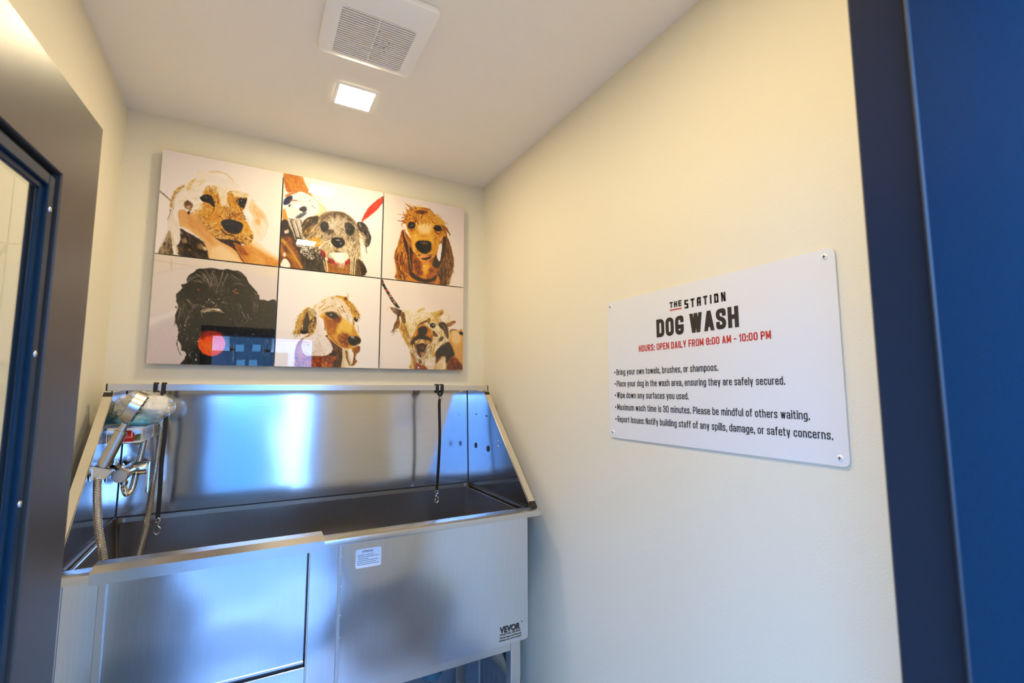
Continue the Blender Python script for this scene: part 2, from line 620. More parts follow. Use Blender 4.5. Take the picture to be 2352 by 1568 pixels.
obj('backsplash', Prism([(TB - .016, RZ - .004), (TB - .014, RZ - .004), (TB + .010, K + .006), (TB + .008, K + .006)], 'x', TX0, TX1), 'steel_back', tub)
obj('backsplash_fold', Box(TX0 - .02, TX1 + .02, TB - .006, TB + .010, K + .005, K + .009, .0015, 1), 'steel_bar', tub)
for sx, X in ((1, TX1), (-1, TX0)):
    poly = [(TB - .015, RZ), (TB + .008, K + .006), (2.155, K - .004), (1.705, RZ)]
    pn = obj('side_panel', Prism(poly, 'x', X, X + sx * .0015), 'steel_side', tub)
    # sloping square tube on the outer edge with black end plugs
    bm = bmesh.new()
    top, bot = Vector((X + sx * .0150, 2.155, K - .006)), Vector((X + sx * .0150, 1.698, RZ + .001))
    d = (bot - top).normalized()
    nn = Vector((0, d.z, -d.y))
    if nn.z < 0:
        nn = -nn

    def bar(bm, a, b, w=.026, grow=0.0):
        vs = []
        for p in (a, b):
            for su, sv in ((-.5, -.5), (.5, -.5), (.5, .5), (-.5, .5)):
                vs.append(bm.verts.new(p + Vector((su * (w + grow), 0, 0)) + nn * (sv * (w + grow) - w * .5 + .0015)))
        for q in ((0, 1, 2, 3), (7, 6, 5, 4), (0, 4, 5, 1), (1, 5, 6, 2), (2, 6, 7, 3), (3, 7, 4, 0)):
            bm.faces.new([vs[i] for i in q])
        return bm
    L = (bot - top).length
    fl = obj('edge_tube', bar(bm, top + d * .02, bot - d * .028), 'steel_bar', pn)
    c1 = obj('end_plug', bar(bmesh.new(), top, top + d * .0205, .026, .001), 'black_plastic', pn)
    c2 = obj('end_plug', bar(bmesh.new(), bot - d * .0285, bot, .026, .001), 'black_plastic', pn)
    if sx > 0:
        # two blanked tap holes, two small holes and a pair of rivets
        for y, z, r, nm in ((2.242, -.277, .0135, 'tap_hole'), (2.100, -.279, .0145, 'tap_hole'), (2.239, -.120, .0035, 'screw_hole'), (2.120, -.124, .004, 'screw_hole')):
            obj(nm, Tube([(X - .0002, y, K + z), (X - .0022, y, K + z)], r, 20), 'black_plastic', pn, smooth=40)
        for z in (-.234, -.258):
            obj('rivet', sphere((X - .001, 1.993, K + z), .0045, .6, 1, 1, 10, 6), 'chrome', pn, smooth=60)

# dark joints where the sheets meet
sb_, st_ = TB - .016, TB + .008
for X, sx in ((TX0, 1), (TX1, -1)):
    obj('joint', Prism([(sb_ - .003, RZ), (sb_ + .001, RZ), (st_ + .001, K + .004), (st_ - .003, K + .004)], 'x', min(X, X + sx * .0025), max(X, X + sx * .0025)), 'gasket', tub)
    obj('joint', Box(min(X, X + sx * .002), max(X, X + sx * .002), 1.715, sb_, RZ, RZ + .0025), 'gasket', tub)
obj('joint', Box(TX0 + .003, TX1 - .003, sb_ - .0025, sb_ + .001, RZ - .002, RZ + .003), 'gasket', tub)
# basin with rounded corners
rg = []
for z, ins in ((RZ - .001, 0), (RZ - .36, .020), (RZ - .385, .026), (RZ - .40, .045)):
    rg.append([(x, y, z) for x, y in rrect(TX0 + .001 + ins, TX1 - .001 - ins, TF + .070 + ins, TB - .0145 - ins, .030 - ins * .1, 7)])
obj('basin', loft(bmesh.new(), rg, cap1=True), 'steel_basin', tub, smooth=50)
# raised plate in the floor of the basin
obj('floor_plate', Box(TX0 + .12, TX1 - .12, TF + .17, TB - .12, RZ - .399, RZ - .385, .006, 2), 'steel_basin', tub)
# rim: front lip with an overhang, and the two end lips
rb = bmesh.new()
RX0, RX1 = TX0 - .020, TX1 + .020
box(rb, RX0, RX1, TF, TF + .072, RZ - .021, RZ, .0025, 2)
obj('front_rim', rb, 'steel_rim', tub, smooth=40)
for a, b in ((RX0, TX0), (TX1, RX1)):
    obj('end_rim', Box(a, b, TF + .072, TB, RZ - .021, RZ - .001, .002, 1), 'steel_rim', tub)
# front panels
FX0, FX1 = -0.405, 1.004
GX0, GX1 = -0.319, 0.191
rp = bmesh.new()
prism(rp, [(a, b) for a, b in rrect(.289, FX1, SKZ, RZ - .018, .012, 4)], 'y', SKY, SKY + .012)
obj('front_panel', rp, 'steel_front', tub, smooth=30)
obj('front_panel', Box(GX1 + .002, .2875, SKY + .001, SKY + .012, SKZ, RZ - .018, .001, 1), 'steel_front', tub)
obj('front_panel', Box(FX0, GX0 - .012, SKY + .001, SKY + .012, SKZ, RZ - .018, .001, 1), 'steel_front', tub)
obj('front_panel', Box(GX0, GX1, SKY + .001, SKY + .010, SKZ, K - .862, .001, 1), 'steel_front', tub)
obj('panel_fold', Box(.281, .2915, SKY - .004, SKY, SKZ, RZ - .021, .001, 1), 'steel_rim', tub)
obj('corner_fold', Box(FX0 - .012, FX0, SKY - .004, SKY + .40, SKZ, RZ - .018, .002, 1), 'steel_rim', tub)
for z in (-.545, -.60, -.64, -.73, -.80, -.905):
    obj('rivet', sphere((.2925, SKY - .001, K + z), .003, 1, .5, 1, 10, 6), 'chrome', tub, smooth=60)
obj('end_wall', Box(FX1 - .004, FX1, SKY + .012, TB - .03, SKZ, RZ - .018), 'steel_front', tub)
obj('back_wall', Box(FX0, FX1, TB - .03, TB - .028, SKZ, RZ - .018), 'steel_front', tub)
obj('bottom_pan', Box(FX0, FX1, SKY + .012, TB - .03, SKZ - .002, SKZ + .002), 'steel_front', tub)
# lift-out gate with its U-shaped cap over the rim
gt = obj('gate', Box(GX0 + .004, GX1 - .004, SKY + .004, SKY + .014, K - .847, RZ - .01, .002, 1), 'steel_front', tub)
obj('gate_guide', Box(GX0 - .012, GX0 + .006, SKY - .008, SKY + .004, SKZ, RZ - .021, .002, 1), 'steel_rim', tub)
obj('gate_guide', Box(GX1 - .001, GX1 + .004, SKY - .006, SKY + .004, SKZ, RZ - .021, .001, 1), 'steel_rim', tub)
obj('gate_slot', Box(GX0 + .004, GX1 - .002, SKY + .012, SKY + .02, K - .87, K - .84), 'black_plastic', tub)
cp = bmesh.new()
prism(cp, [(TF - .004, RZ - .027), (TF - .004, RZ + .003), (TF + .034, RZ + .0125), (TF + .078, RZ + .0125), (TF + .078, RZ - .012), (TF + .074, RZ - .012), (TF + .074, RZ + .007), (TF + .036, RZ + .007), (TF + .0005, RZ - .001), (TF + .0005, RZ - .027)], 'x', -.342, .229)
cpo = obj('gate_cap', cp, 'steel_rim', gt)
obj('gate_lip', Box(GX0 + .005, GX1 - .004, SKY + .001, SKY + .004, K - .851, K - .843, .001, 1), 'steel_rim', gt)
# frame and legs
LX0, LX1 = -.40, .936
for x in (LX0, LX1):
    for y in (SKY + .015, TB - .09):
        lg = obj('leg', Box(x, x + .043, y, y + .043, 0.03, SKZ - .002, .002, 1), 'steel_rim', tub)
        ft = bmesh.new()
        tube(ft, [(x + .0215, y + .0215, 0.0), (x + .0215, y + .0215, .010), (x + .0215, y + .0215, .031)], [.022, .022, .012], 14)
        obj('foot', ft, 'black_plastic', lg, smooth=40)
for y in (SKY + .017, TB - .088):
    obj('frame_beam', Box(LX0 + .043, LX1, y, y + .036, SKZ - .038, SKZ - .002, .002, 1), 'steel_rim', tub)
    obj('frame_beam', Box(LX0 + .043, LX1, y, y + .030, .16, .19, .002, 1), 'steel_rim', tub)
for x in (LX0, LX1):
    obj('frame_beam', Box(x + .004, x + .034, SKY + .058, TB - .09, .16, .19, .002, 1), 'steel_rim', tub)
# leash rail across the top, black caps at its ends
YR = 2.172
rl = obj('leash_rail', Box(-.443, 1.046, YR - .0125, YR + .0125, K + .0005, K + .0255, .0015, 2), 'steel_rim', tub)
for a, b in ((-.447, -.443), (1.046, 1.050)):
    obj('end_cap', Box(a, b, YR - .013, YR + .013, K, K + .026, .001, 1), 'black_plastic', rl)
for x in (TX0 - .010, TX1 + .010):
    obj('rail_bolt', Tube([(x, YR, K - .012), (x, YR, K + .002)], .004, 10), 'chrome', rl, smooth=40)
# drain: blue hair trap under the basin
dn = thing('drain_trap', (.72, 2.02, .41), 'dark blue round drain trap hanging under the wash tub', 'drain')
tr = [(.72, 2.02, SKZ - .003), (.72, 2.02, .50), (.72, 2.02, .50), (.72, 2.02, .425), (.72, 2.02, .412)]
obj('cup', Tube(tr, [.03, .03, .047, .047, .038], 24), 'drain_blue', dn, smooth=40)
obj('outlet_pipe', Tube(spline([(.72, 2.05, .48), (.72, 2.12, .48), (.72, 2.22, .47), (.72, YB - .016, .46)], 6), .018, 12), 'drain_blue', dn, smooth=40)
vp = thing('waste_pipe', (1.05, 1.93, 0), 'black waste pipe with a cream coupling behind the tub leg', 'pipe')
obj('pipe', Tube([(1.050, 1.90, .005), (1.050, 1.90, .25)], .030, 18), 'pipe_black', vp, smooth=40)
obj('coupling', Tube([(1.050, 1.90, .20), (1.050, 1.90, .29)], .036, 18), 'pipe_cream', vp, smooth=40)
obj('upper_pipe', Tube(spline([(1.050, 1.90, .29), (1.050, 1.90, .40), (1.050, 1.97, .47), (1.050, 2.2, .48)], 6), .028, 18), 'pipe_black', vp, smooth=40)

# stickers on the front panel
sk = thing('care_sticker', (.38, SKY, K - .56), 'white rounded care sticker headed ATTENTION on the tub front panel', 'sticker')
obj('label_sheet', Prism(rrect(.336, .421, K - .592, K - .531, .006, 4), 'y', SKY - .0008, SKY - .0001), 'sticker', sk)
F_ = SKY - .0011
xd, zd = (1, 0, 0), (0, 0, 1)
lettering('heading', 'ATTENTION', 'ink_black', sk, (.357, F_, K - .5425), xd, zd, .036, .0055, .03)
for i, (s, w, dx) in enumerate((('1. Use steel wire to wipe the tub !', .056, 0), ('2. After each use, please maintain the tub in', .074, 0), ('the following steps:', .033, .005), ('* clean the foam residue with clean water. /', .073, 0), ('* use a paper to wipe away the water. /', .066, 0), ('* Wipe the cylinder clean with a clean towel. /', .077, 0))):
    lettering('text_line', s, 'ink_black', sk, (.340 + dx, F_, K - .5515 - i * .0062), xd, zd, w, .0032, .02)
vk = thing('maker_mark', (.93, SKY, K - .92), 'black printed maker lettering at the lower right corner of the tub front', 'lettering')
lettering('brand_name', 'VEVOR', 'ink_grey', vk, (.8795, F_, K - .9225), xd, zd, .090, .0205, .045)
obj('trade_mark', Tube([(.976, SKY - .0002, K - .899), (.976, SKY - .0012, K - .899)], .0022, 10), 'ink_grey', vk)
lettering('text_line', 'TOUGH TOOLS, HALF PRICE', 'ink_grey', vk, (.8795, F_, K - .9325), xd, zd, .090, .0060, .02)
lettering('text_line', 'Technical Support and E-Warranty', 'ink_grey', vk, (.8785, F_, K - .9430), xd, zd, .096, .0058, .02)
lettering('text_line', 'Certificate www.vevor.com/support', 'ink_grey', vk, (.8765, F_, K - .9525), xd, zd, .098, .0058, .02)

# ================================================================ leashes on the rail
def leash(px0, path, label):
    top = P(px0, 890, YR)
    x = top.x
    t = thing('leash', (x, YR - .02, K - .47), label, 'leash', 'leashes hanging from the tub rail')
    for s in (-1, 1):
        # two legs of the loop over the rail, closing below it
        pts = [(x + s * .010, YR + .016, K - .010), (x + s * .012, YR + .0165, K + .020), (x + s * .012, YR + .010, K + .029), (x + s * .012, YR - .010, K + .029), (x + s * .012, YR - .0165, K + .020), (x + s * .011, YR - .0175, K - .006), (x + s * .003, YR - .018, K - .026)]
        obj('loop', strap(bmesh.new(), spline(pts, 4), (1, 0, 0), .013, .003), 'black_web', t, smooth=40)
    obj('ring', Tube([(x, YR - .018, K - .024), (x, YR - .018, K - .030), (x, YR - .018, K - .040)], [.007, .0085, .0065], 14), 'brass', t, smooth=50)
    pts = [(x, YR - .018, K - .036)] + [P(a, b, YR - .018 - c) for a, b, c in path]
    st = obj('strap', strap(bmesh.new(), spline(pts, 6), (1, 0.25, 0), .0135, .004), 'black_web', t, smooth=40)
    e = Vector(pts[-1])
    bm = bmesh.new()
    tube(bm, [e + Vector((.007 * math.cos(a), 0, -.008 + .009 * math.sin(a))) for a in [2 * PI * i / 16 for i in range(16)]], .0022, 8, closed=True)
    obj('swivel_ring', bm, 'chrome', t, smooth=60)
    hk = bmesh.new()
    tube(hk, [e + Vector((0, 0, -.014)), e + Vector((0, 0, -.026))], .0045, 10)
    tube(hk, spline([e + Vector(v) for v in ((0, 0, -.026), (.009, -.002, -.034), (.009, -.002, -.046), (0, -.002, -.055), (-.008, -.002, -.047), (-.006, -.001, -.036))], 5), .0024, 8)
    obj('snap_hook', hk, 'chrome', t, smooth=60)
    return t


leash(368, [(380, 945, 0), (378, 1000, .01), (371, 1060, .005), (367, 1130, 0), (362, 1190, 0)], 'black webbing leash hanging beside the hand shower hose')
leash(1008, [(1009, 930, 0), (1010, 1000, .004), (1007, 1070, 0), (1003, 1126, 0)], 'black webbing leash hanging near the right end of the tub')

# ================================================================ mixer tap, hand shower, hose
PX = TX0 + .0016
BX, BZ = -.362, K - .278
tap = thing('mixer_tap', (PX, 2.17, BZ), 'chrome single lever mixer tap on the left side panel of the tub', 'tap')
obj('body', Tube([(BX, 2.045, BZ), (BX, 2.05, BZ), (BX, 2.27, BZ), (BX, 2.275, BZ)], [.017, .0195, .0195, .017], 24), 'chrome', tap, smooth=40)
for y in (2.100, 2.242):
    bm = bmesh.new()
    tube(bm, [(PX, y, BZ), (PX + .006, y, BZ), (PX + .009, y, BZ)], [.029, .029, .022], 24)
    tube(bm, [(PX + .006, y, BZ), (BX, y, BZ)], .0125, 18)
    tube(bm, [(BX - .034, y, BZ), (BX - .018, y, BZ)], .0165, 6)
    obj('inlet', bm, 'chrome', tap, smooth=30)
kb = obj('diverter_knob', Tube([(BX, 2.047, BZ), (BX, 2.020, BZ), (BX, 2.014, BZ)], [.0215, .0225, .020], 28), 'nickel', tap, smooth=40)
cz = BZ + .004
obj('cartridge', Tube([(BX, 2.165, cz), (BX + .012, 2.165, cz), (BX + .047, 2.165, cz), (BX + .05, 2.165, cz)], [.019, .0225, .0225, .021], 28), 'chrome', tap, smooth=40)
lv = bmesh.new()
prism(lv, rrect(2.151, 2.179, cz - .088, cz + .020, .010, 4), 'x', BX + .0505, BX + .0555)
obj('lever', lv, 'chrome', tap, smooth=40)
obj('red_mark', Tube([(BX + .030, 2.165, cz + .0226), (BX + .030, 2.165, cz + .0238)], .004, 10), 'red_rubber', tap)
obj('outlet', Tube([(BX, 2.09, BZ - .012), (BX, 2.09, BZ - .028), (BX, 2.09, BZ - .040)], [.010, .0115, .0105], 12), 'chrome', tap, smooth=30)

sh = thing('hand_shower', (PX, 1.94, K - .24), 'brushed nickel hand shower resting tilted in its wall holder', 'hand shower')
a0, a1 = P(236, 1072, 1.945), P(283, 982, 1.945)
ax = (a1 - a0).normalized()
obj('handle', Tube([a0 - ax * .012, a0, a0 + ax * .006, a0 + ax * .007, a1 - ax * .012, a1 - ax * .011, a1 + ax * .014], [.012, .0125, .0125, .0172, .0172, .0105, .0105], 24), 'nickel', sh, smooth=40)
h0, h1 = P(283, 968, 1.945), P(331, 901, 1.945)
hc = (h0 + h1) / 2
dax = (h1 - h0).normalized()
nrm = dax.cross(Vector((hc.x, hc.y, hc.z - K))).normalized()          # seen edge-on, nozzles look to the lower right
if nrm.x < 0:
    nrm = -nrm
nrm = (nrm - Vector((0, .03, 0))).normalized()
hr = (h1 - h0).length / 2
hb = bmesh.new()
c0 = hc + nrm * .002
tube(hb, [c0 - nrm * .017, c0 - nrm * .016, c0 + nrm * .0135, c0 + nrm * .0145], [hr - .003, hr, hr, hr - .002], 48)
hd_ = obj('head', hb, 'nickel', sh, smooth=40)
obj('spray_face', Tube([c0 + nrm * .0145, c0 + nrm * .0155], hr - .004, 48), 'wire_white', hd_, smooth=40)
ex, ey = frame_axes(nrm)
for rr_, n in ((.02, 8), (.036, 14), (hr - .010, 20)):
    nb = bmesh.new()
    for i in range(n):
        q = c0 + nrm * .0155 + (ex * math.cos(2 * PI * i / n) + ey * math.sin(2 * PI * i / n)) * rr_
        tube(nb, [q, q + nrm * .003], .0022, 6)
    tag(obj('nozzles', nb, 'black_plastic', hd_), kind='stuff')
hk_ = thing('shower_holder', (PX, 1.94, K - .25), 'angular chrome holder carrying the hand shower', 'bracket')
b0 = a0 - ax * .004
by0, by1 = 1.925, 1.965
hp = bmesh.new()
prism(hp, [(PX, b0.z + .010), (b0.x + .030, b0.z - .006), (b0.x + .014, b0.z - .032), (PX, b0.z - .034)], 'y', by0, by1)
bmesh.ops.bevel(hp, geom=list(hp.edges), offset=.003, segments=2, affect='EDGES')
obj('bracket_body', hp, 'chrome', hk_, smooth=30)
obj('wall_plate', Tube([(PX, 1.945, b0.z - .012), (PX + .006, 1.945, b0.z - .012)], .026, 24), 'chrome', hk_, smooth=40)

hs = thing('shower_hose', (BX, 2.05, RZ - .3), 'ribbed steel shower hose looping from the tap into the tub', 'hose')


def hose(nm, pts, r):
    q = spline(pts, 14)
    # even steps, alternate radius makes the ribs
    out, acc = [q[0]], 0.0
    for a, b in zip(q, q[1:]):
        d = (b - a).length
        while acc + d >= .0024:
            t = (.0024 - acc) / d
            a = a.lerp(b, t)
            d = (b - a).length
            acc = 0.0
            out.append(a)
        acc += d
    bm = Tube(out, [r if i % 2 else r * .84 for i in range(len(out))], 16)
    return obj(nm, bm, 'chrome', hs, smooth=27)


hose('tap_hose', [(BX, 2.09, BZ - .040), P(285, 1122, 2.09), P(291, 1134, 2.10), P(303, 1122, 2.13), P(313, 1085, 2.17), P(322, 1050, 2.21), P(331, 1012, 2.25), P(335, 985, 2.28), P(345, 968, 2.30), P(361, 955, 2.28), P(369, 975, 2.25), P(364, 1030, 2.21), P(352, 1110, 2.15), P(335, 1210, 2.08), P(312, 1296, 2.0), P(300, 1340, 1.95)], .0096)
hose('shower_end', [b0 - ax * .03, P(224, 1100, 1.93), P(223, 1150, 1.92), P(226, 1210, 1.91), P(234, 1260, 1.90), P(242, 1302, 1.88), P(252, 1340, 1.86)], .0114)

# ================================================================ wire basket and what lies in it
bk = thing('wire_basket', (PX, 2.19, K - .176), 'white wire basket on the left side panel above the tap', 'basket')
KX0, KX1, KY0, KY1, KZ0, KZ1 = PX + .001, -.322, 2.068, 2.325, K - .176, K - .126


def flat_ring(z, h, w):
    o_, i_ = rrect(KX0, KX1, KY0, KY1, .012, 4), rrect(KX0 + w, KX1 - w, KY0 + w, KY1 - w, .010, 4)
    bm = bmesh.new()
    loft(bm, [[(x, y, z) for x, y in o_], [(x, y, z + h) for x, y in o_], [(x, y, z + h) for x, y in i_], [(x, y, z) for x, y in i_], [(x, y, z) for x, y in o_]])
    bmesh.ops.remove_doubles(bm, verts=bm.verts, dist=1e-6)
    return bm


obj('top_band', flat_ring(KZ1 - .008, .009, .004), 'wire_white', bk, smooth=40)
obj('bottom_band', flat_ring(KZ0, .004, .004), 'wire_white', bk, smooth=40)
obj('middle_wire', Tube([(KX0 + .03, KY0 + .002, KZ0 + .018), (KX1 - .026, KY0 + .002, KZ0 + .018), (KX1 - .026, KY0 + .002, KZ1 - .006)], .0018, 6), 'wire_white', bk, smooth=60)
wm = None
for i in range(11):
    y = KY0 + .012 + i * (KY1 - KY0 - .024) / 10
    if wm is None:
        o = obj('wire', Tube([(0, 0, KZ0 + .002 - K), (0, 0, KZ1 - .004 - K)], .0016, 6), 'wire_white', bk)
        wm = o.data
    else:
        o = link('wire', wm, None, bk)
    o.location = Vector((KX1 - .002, y, K))
for i in range(4):
    o = link('wire', wm, None, bk)
    o.location = Vector((KX0 + .004 + i * .006, KY0 + .002, K))
for i in range(9):
    y = KY0 + .02 + i * (KY1 - KY0 - .04) / 8
    obj('base_wire', Tube([(KX0 + .002, y, KZ0 + .002), (KX1 - .002, y, KZ0 + .002)], .0016, 6), 'wire_white', bk)

tag(obj('toy_ball', sphere(P(291, 1003, 2.105), .0235), 'red_rubber', smooth=60), 'red ball inside the white wire basket', 'ball')
tag(obj('toy_ball', sphere(P(319, 1008, 2.16), .019), 'green_rubber', smooth=60), 'olive green ball beside the red ball in the basket', 'ball')


def lump(c, r, seed, amp, freq, u=40, v=26, flat=None):
    bm = sphere((0, 0, 0), 1, u=u, v=v)
    from mathutils import noise
    for w in bm.verts:
        n = w.co.normalized()
        k = 1 + amp * noise.noise(n * freq + Vector((seed, 0, 0))) + amp * .5 * noise.noise(n * freq * 2.7 + Vector((0, seed, 0)))
        k -= amp * .9 * abs(noise.noise(n * freq * 1.6 + Vector((seed, seed, 3))))
        q = Vector((n.x * r[0], n.y * r[1], n.z * r[2])) * k
        if flat is not None and q.z < flat:
            q.z = flat + (q.z - flat) * .15
        w.co = q + Vector(c)
    return bm


tag(obj('puppy_pad', lump((-.350, 2.185, K - .103), (.066, .125, .023), 5, .14, 2.2), 'pad_blue', smooth=80), 'folded pale blue pad lying on the wire basket', 'pad')
tag(obj('puppy_pad', lump((-.300, 2.165, K - .058), (.042, .072, .046), 2, .12, 1.8), 'pad_white', smooth=80), 'bundle of white pads inside the clear bag', 'pad')
tag(obj('puppy_pad', lump((-.372, 2.150, K - .060), (.032, .060, .045), 9, .14, 2.0), 'pad_grey', smooth=80), 'dark grey bundle in the left of the clear bag', 'pad')
tag(obj('plastic_bag', lump((-.333, 2.165, K - .060), (.086, .142, .062), 4, .13, 2.1, 96, 64), 'clear_bag', smooth=80), 'crumpled clear plastic bag on top of the wire basket', 'bag')

# ================================================================ ceiling: extractor fan and two lamps
fan = thing('ceiling_fan_vent', (.30, 1.44, ZC), 'white square extractor fan grille on the ceiling', 'ceiling vent')
FZ = ZC - .026
gx0, gx1, gy0, gy1 = .184, .408, 1.362, 1.577
ox0, ox1, oy0, oy1 = .140, .456, 1.266, 1.612
fb = bmesh.new()
def rr3(i, z, r):
    return [(x, y, z) for x, y in rrect(ox0 + i, ox1 - i, oy0 + i, oy1 - i, r, 6)]
inr = rrect(gx0, gx1, gy0, gy1, .014, 6)
loft(fb, [rr3(0, ZC - .001, .022), rr3(0, ZC - .010, .022), rr3(.004, ZC - .017, .020), rr3(.026, FZ, .016), [(x, y, FZ) for x, y in inr], [(x, y, FZ + .014) for x, y in inr]])
obj('cover', fb, 'white_plastic', fan, smooth=35)
obj('duct', Box(gx0 + .001, gx1 - .001, gy0 + .001, gy1 - .001, FZ + .0125, FZ + .0135), 'vent_dark', fan)
ns = 22
sm_ = None
for i in range(ns):
    y = gy0 + (i + .5) * (gy1 - gy0) / ns
    if sm_ is None:
        o = obj('slat', Box(gx0 + .0005, gx1 - .0005, -.0024, .0024, -.003, .0), 'white_plastic', fan)
        sm_ = o.data
    else:
        o = link('slat', sm_, None, fan)
    o.location = Vector((0, y, FZ + .0030))
obj('divider', Box((gx0 + gx1) / 2 - .001, (gx0 + gx1) / 2 + .001, gy0, gy1, FZ - .0004, FZ + .010), 'white_plastic', fan)
random.seed(4)
du = bmesh.new()
for i in range(46):
    x, y = random.gauss(.318, .022), random.gauss(1.475, .030)
    s = random.uniform(.0005, .0016)
    box(du, x - s * 1.6, x + s * 1.6, y - s * .7, y + s * .7, FZ - .0008, FZ + .0004)
tag(obj('dust_specks', du, 'dust', fan), kind='stuff')

def lamp(cx, cy, label):
    t = thing('ceiling_lamp', (cx, cy, ZC), label, 'ceiling lamp', 'square ceiling lamps')
    bm = bmesh.new()
    def sq(h, z):
        return [(cx - h, cy - h, z), (cx + h, cy - h, z), (cx + h, cy + h, z), (cx - h, cy + h, z)]
    loft(bm, [sq(.0775, ZC - .0005), sq(.0775, ZC - .004), sq(.0755, ZC - .0062), sq(.0655, ZC - .0058), sq(.0655, ZC - .001)])
    obj('trim_ring', bm, 'white_plastic', t)
    obj('diffuser', Box(cx - .065, cx + .065, cy - .065, cy + .065, ZC - .0060, ZC - .002), 'lamp_glow', t)


lamp(.306, 1.842, 'lit square lamp in the ceiling next to the extractor fan')
lamp(.325, .744, 'lit square lamp in the ceiling near the doorway')

# ================================================================ rules sign on the right wall
sg = thing('rules_sign', (XR, .928, K + .07), 'white DOG WASH rules sign screwed to the right wall', 'sign')
SX = XR - .005
obj('plate', Prism(rrect(.548, 1.307, K - .162, K + .3135, .014, 5), 'x', SX, XR - .0008), 'sign_white', sg)
for y, z in ((1.290, .296), (.569, .296), (.566, -.144), (1.290, -.143)):
    sc = obj('screw', sphere((SX, y, K + z), .0068, .45, 1, 1, 18, 8), 'white_plastic', sg, smooth=60)
    sb = bmesh.new()
    box(sb, SX - .0034, SX - .0028, y - .0035, y + .0035, K + z - .0008, K + z + .0008)
    box(sb, SX - .0034, SX - .0028, y - .0008, y + .0008, K + z - .0035, K + z + .0035)
    obj('cross_slot', sb, 'ink_black', sc)
TXF = SX - .0005
yd, zd = (0, -1, 0), (0, 0, 1)


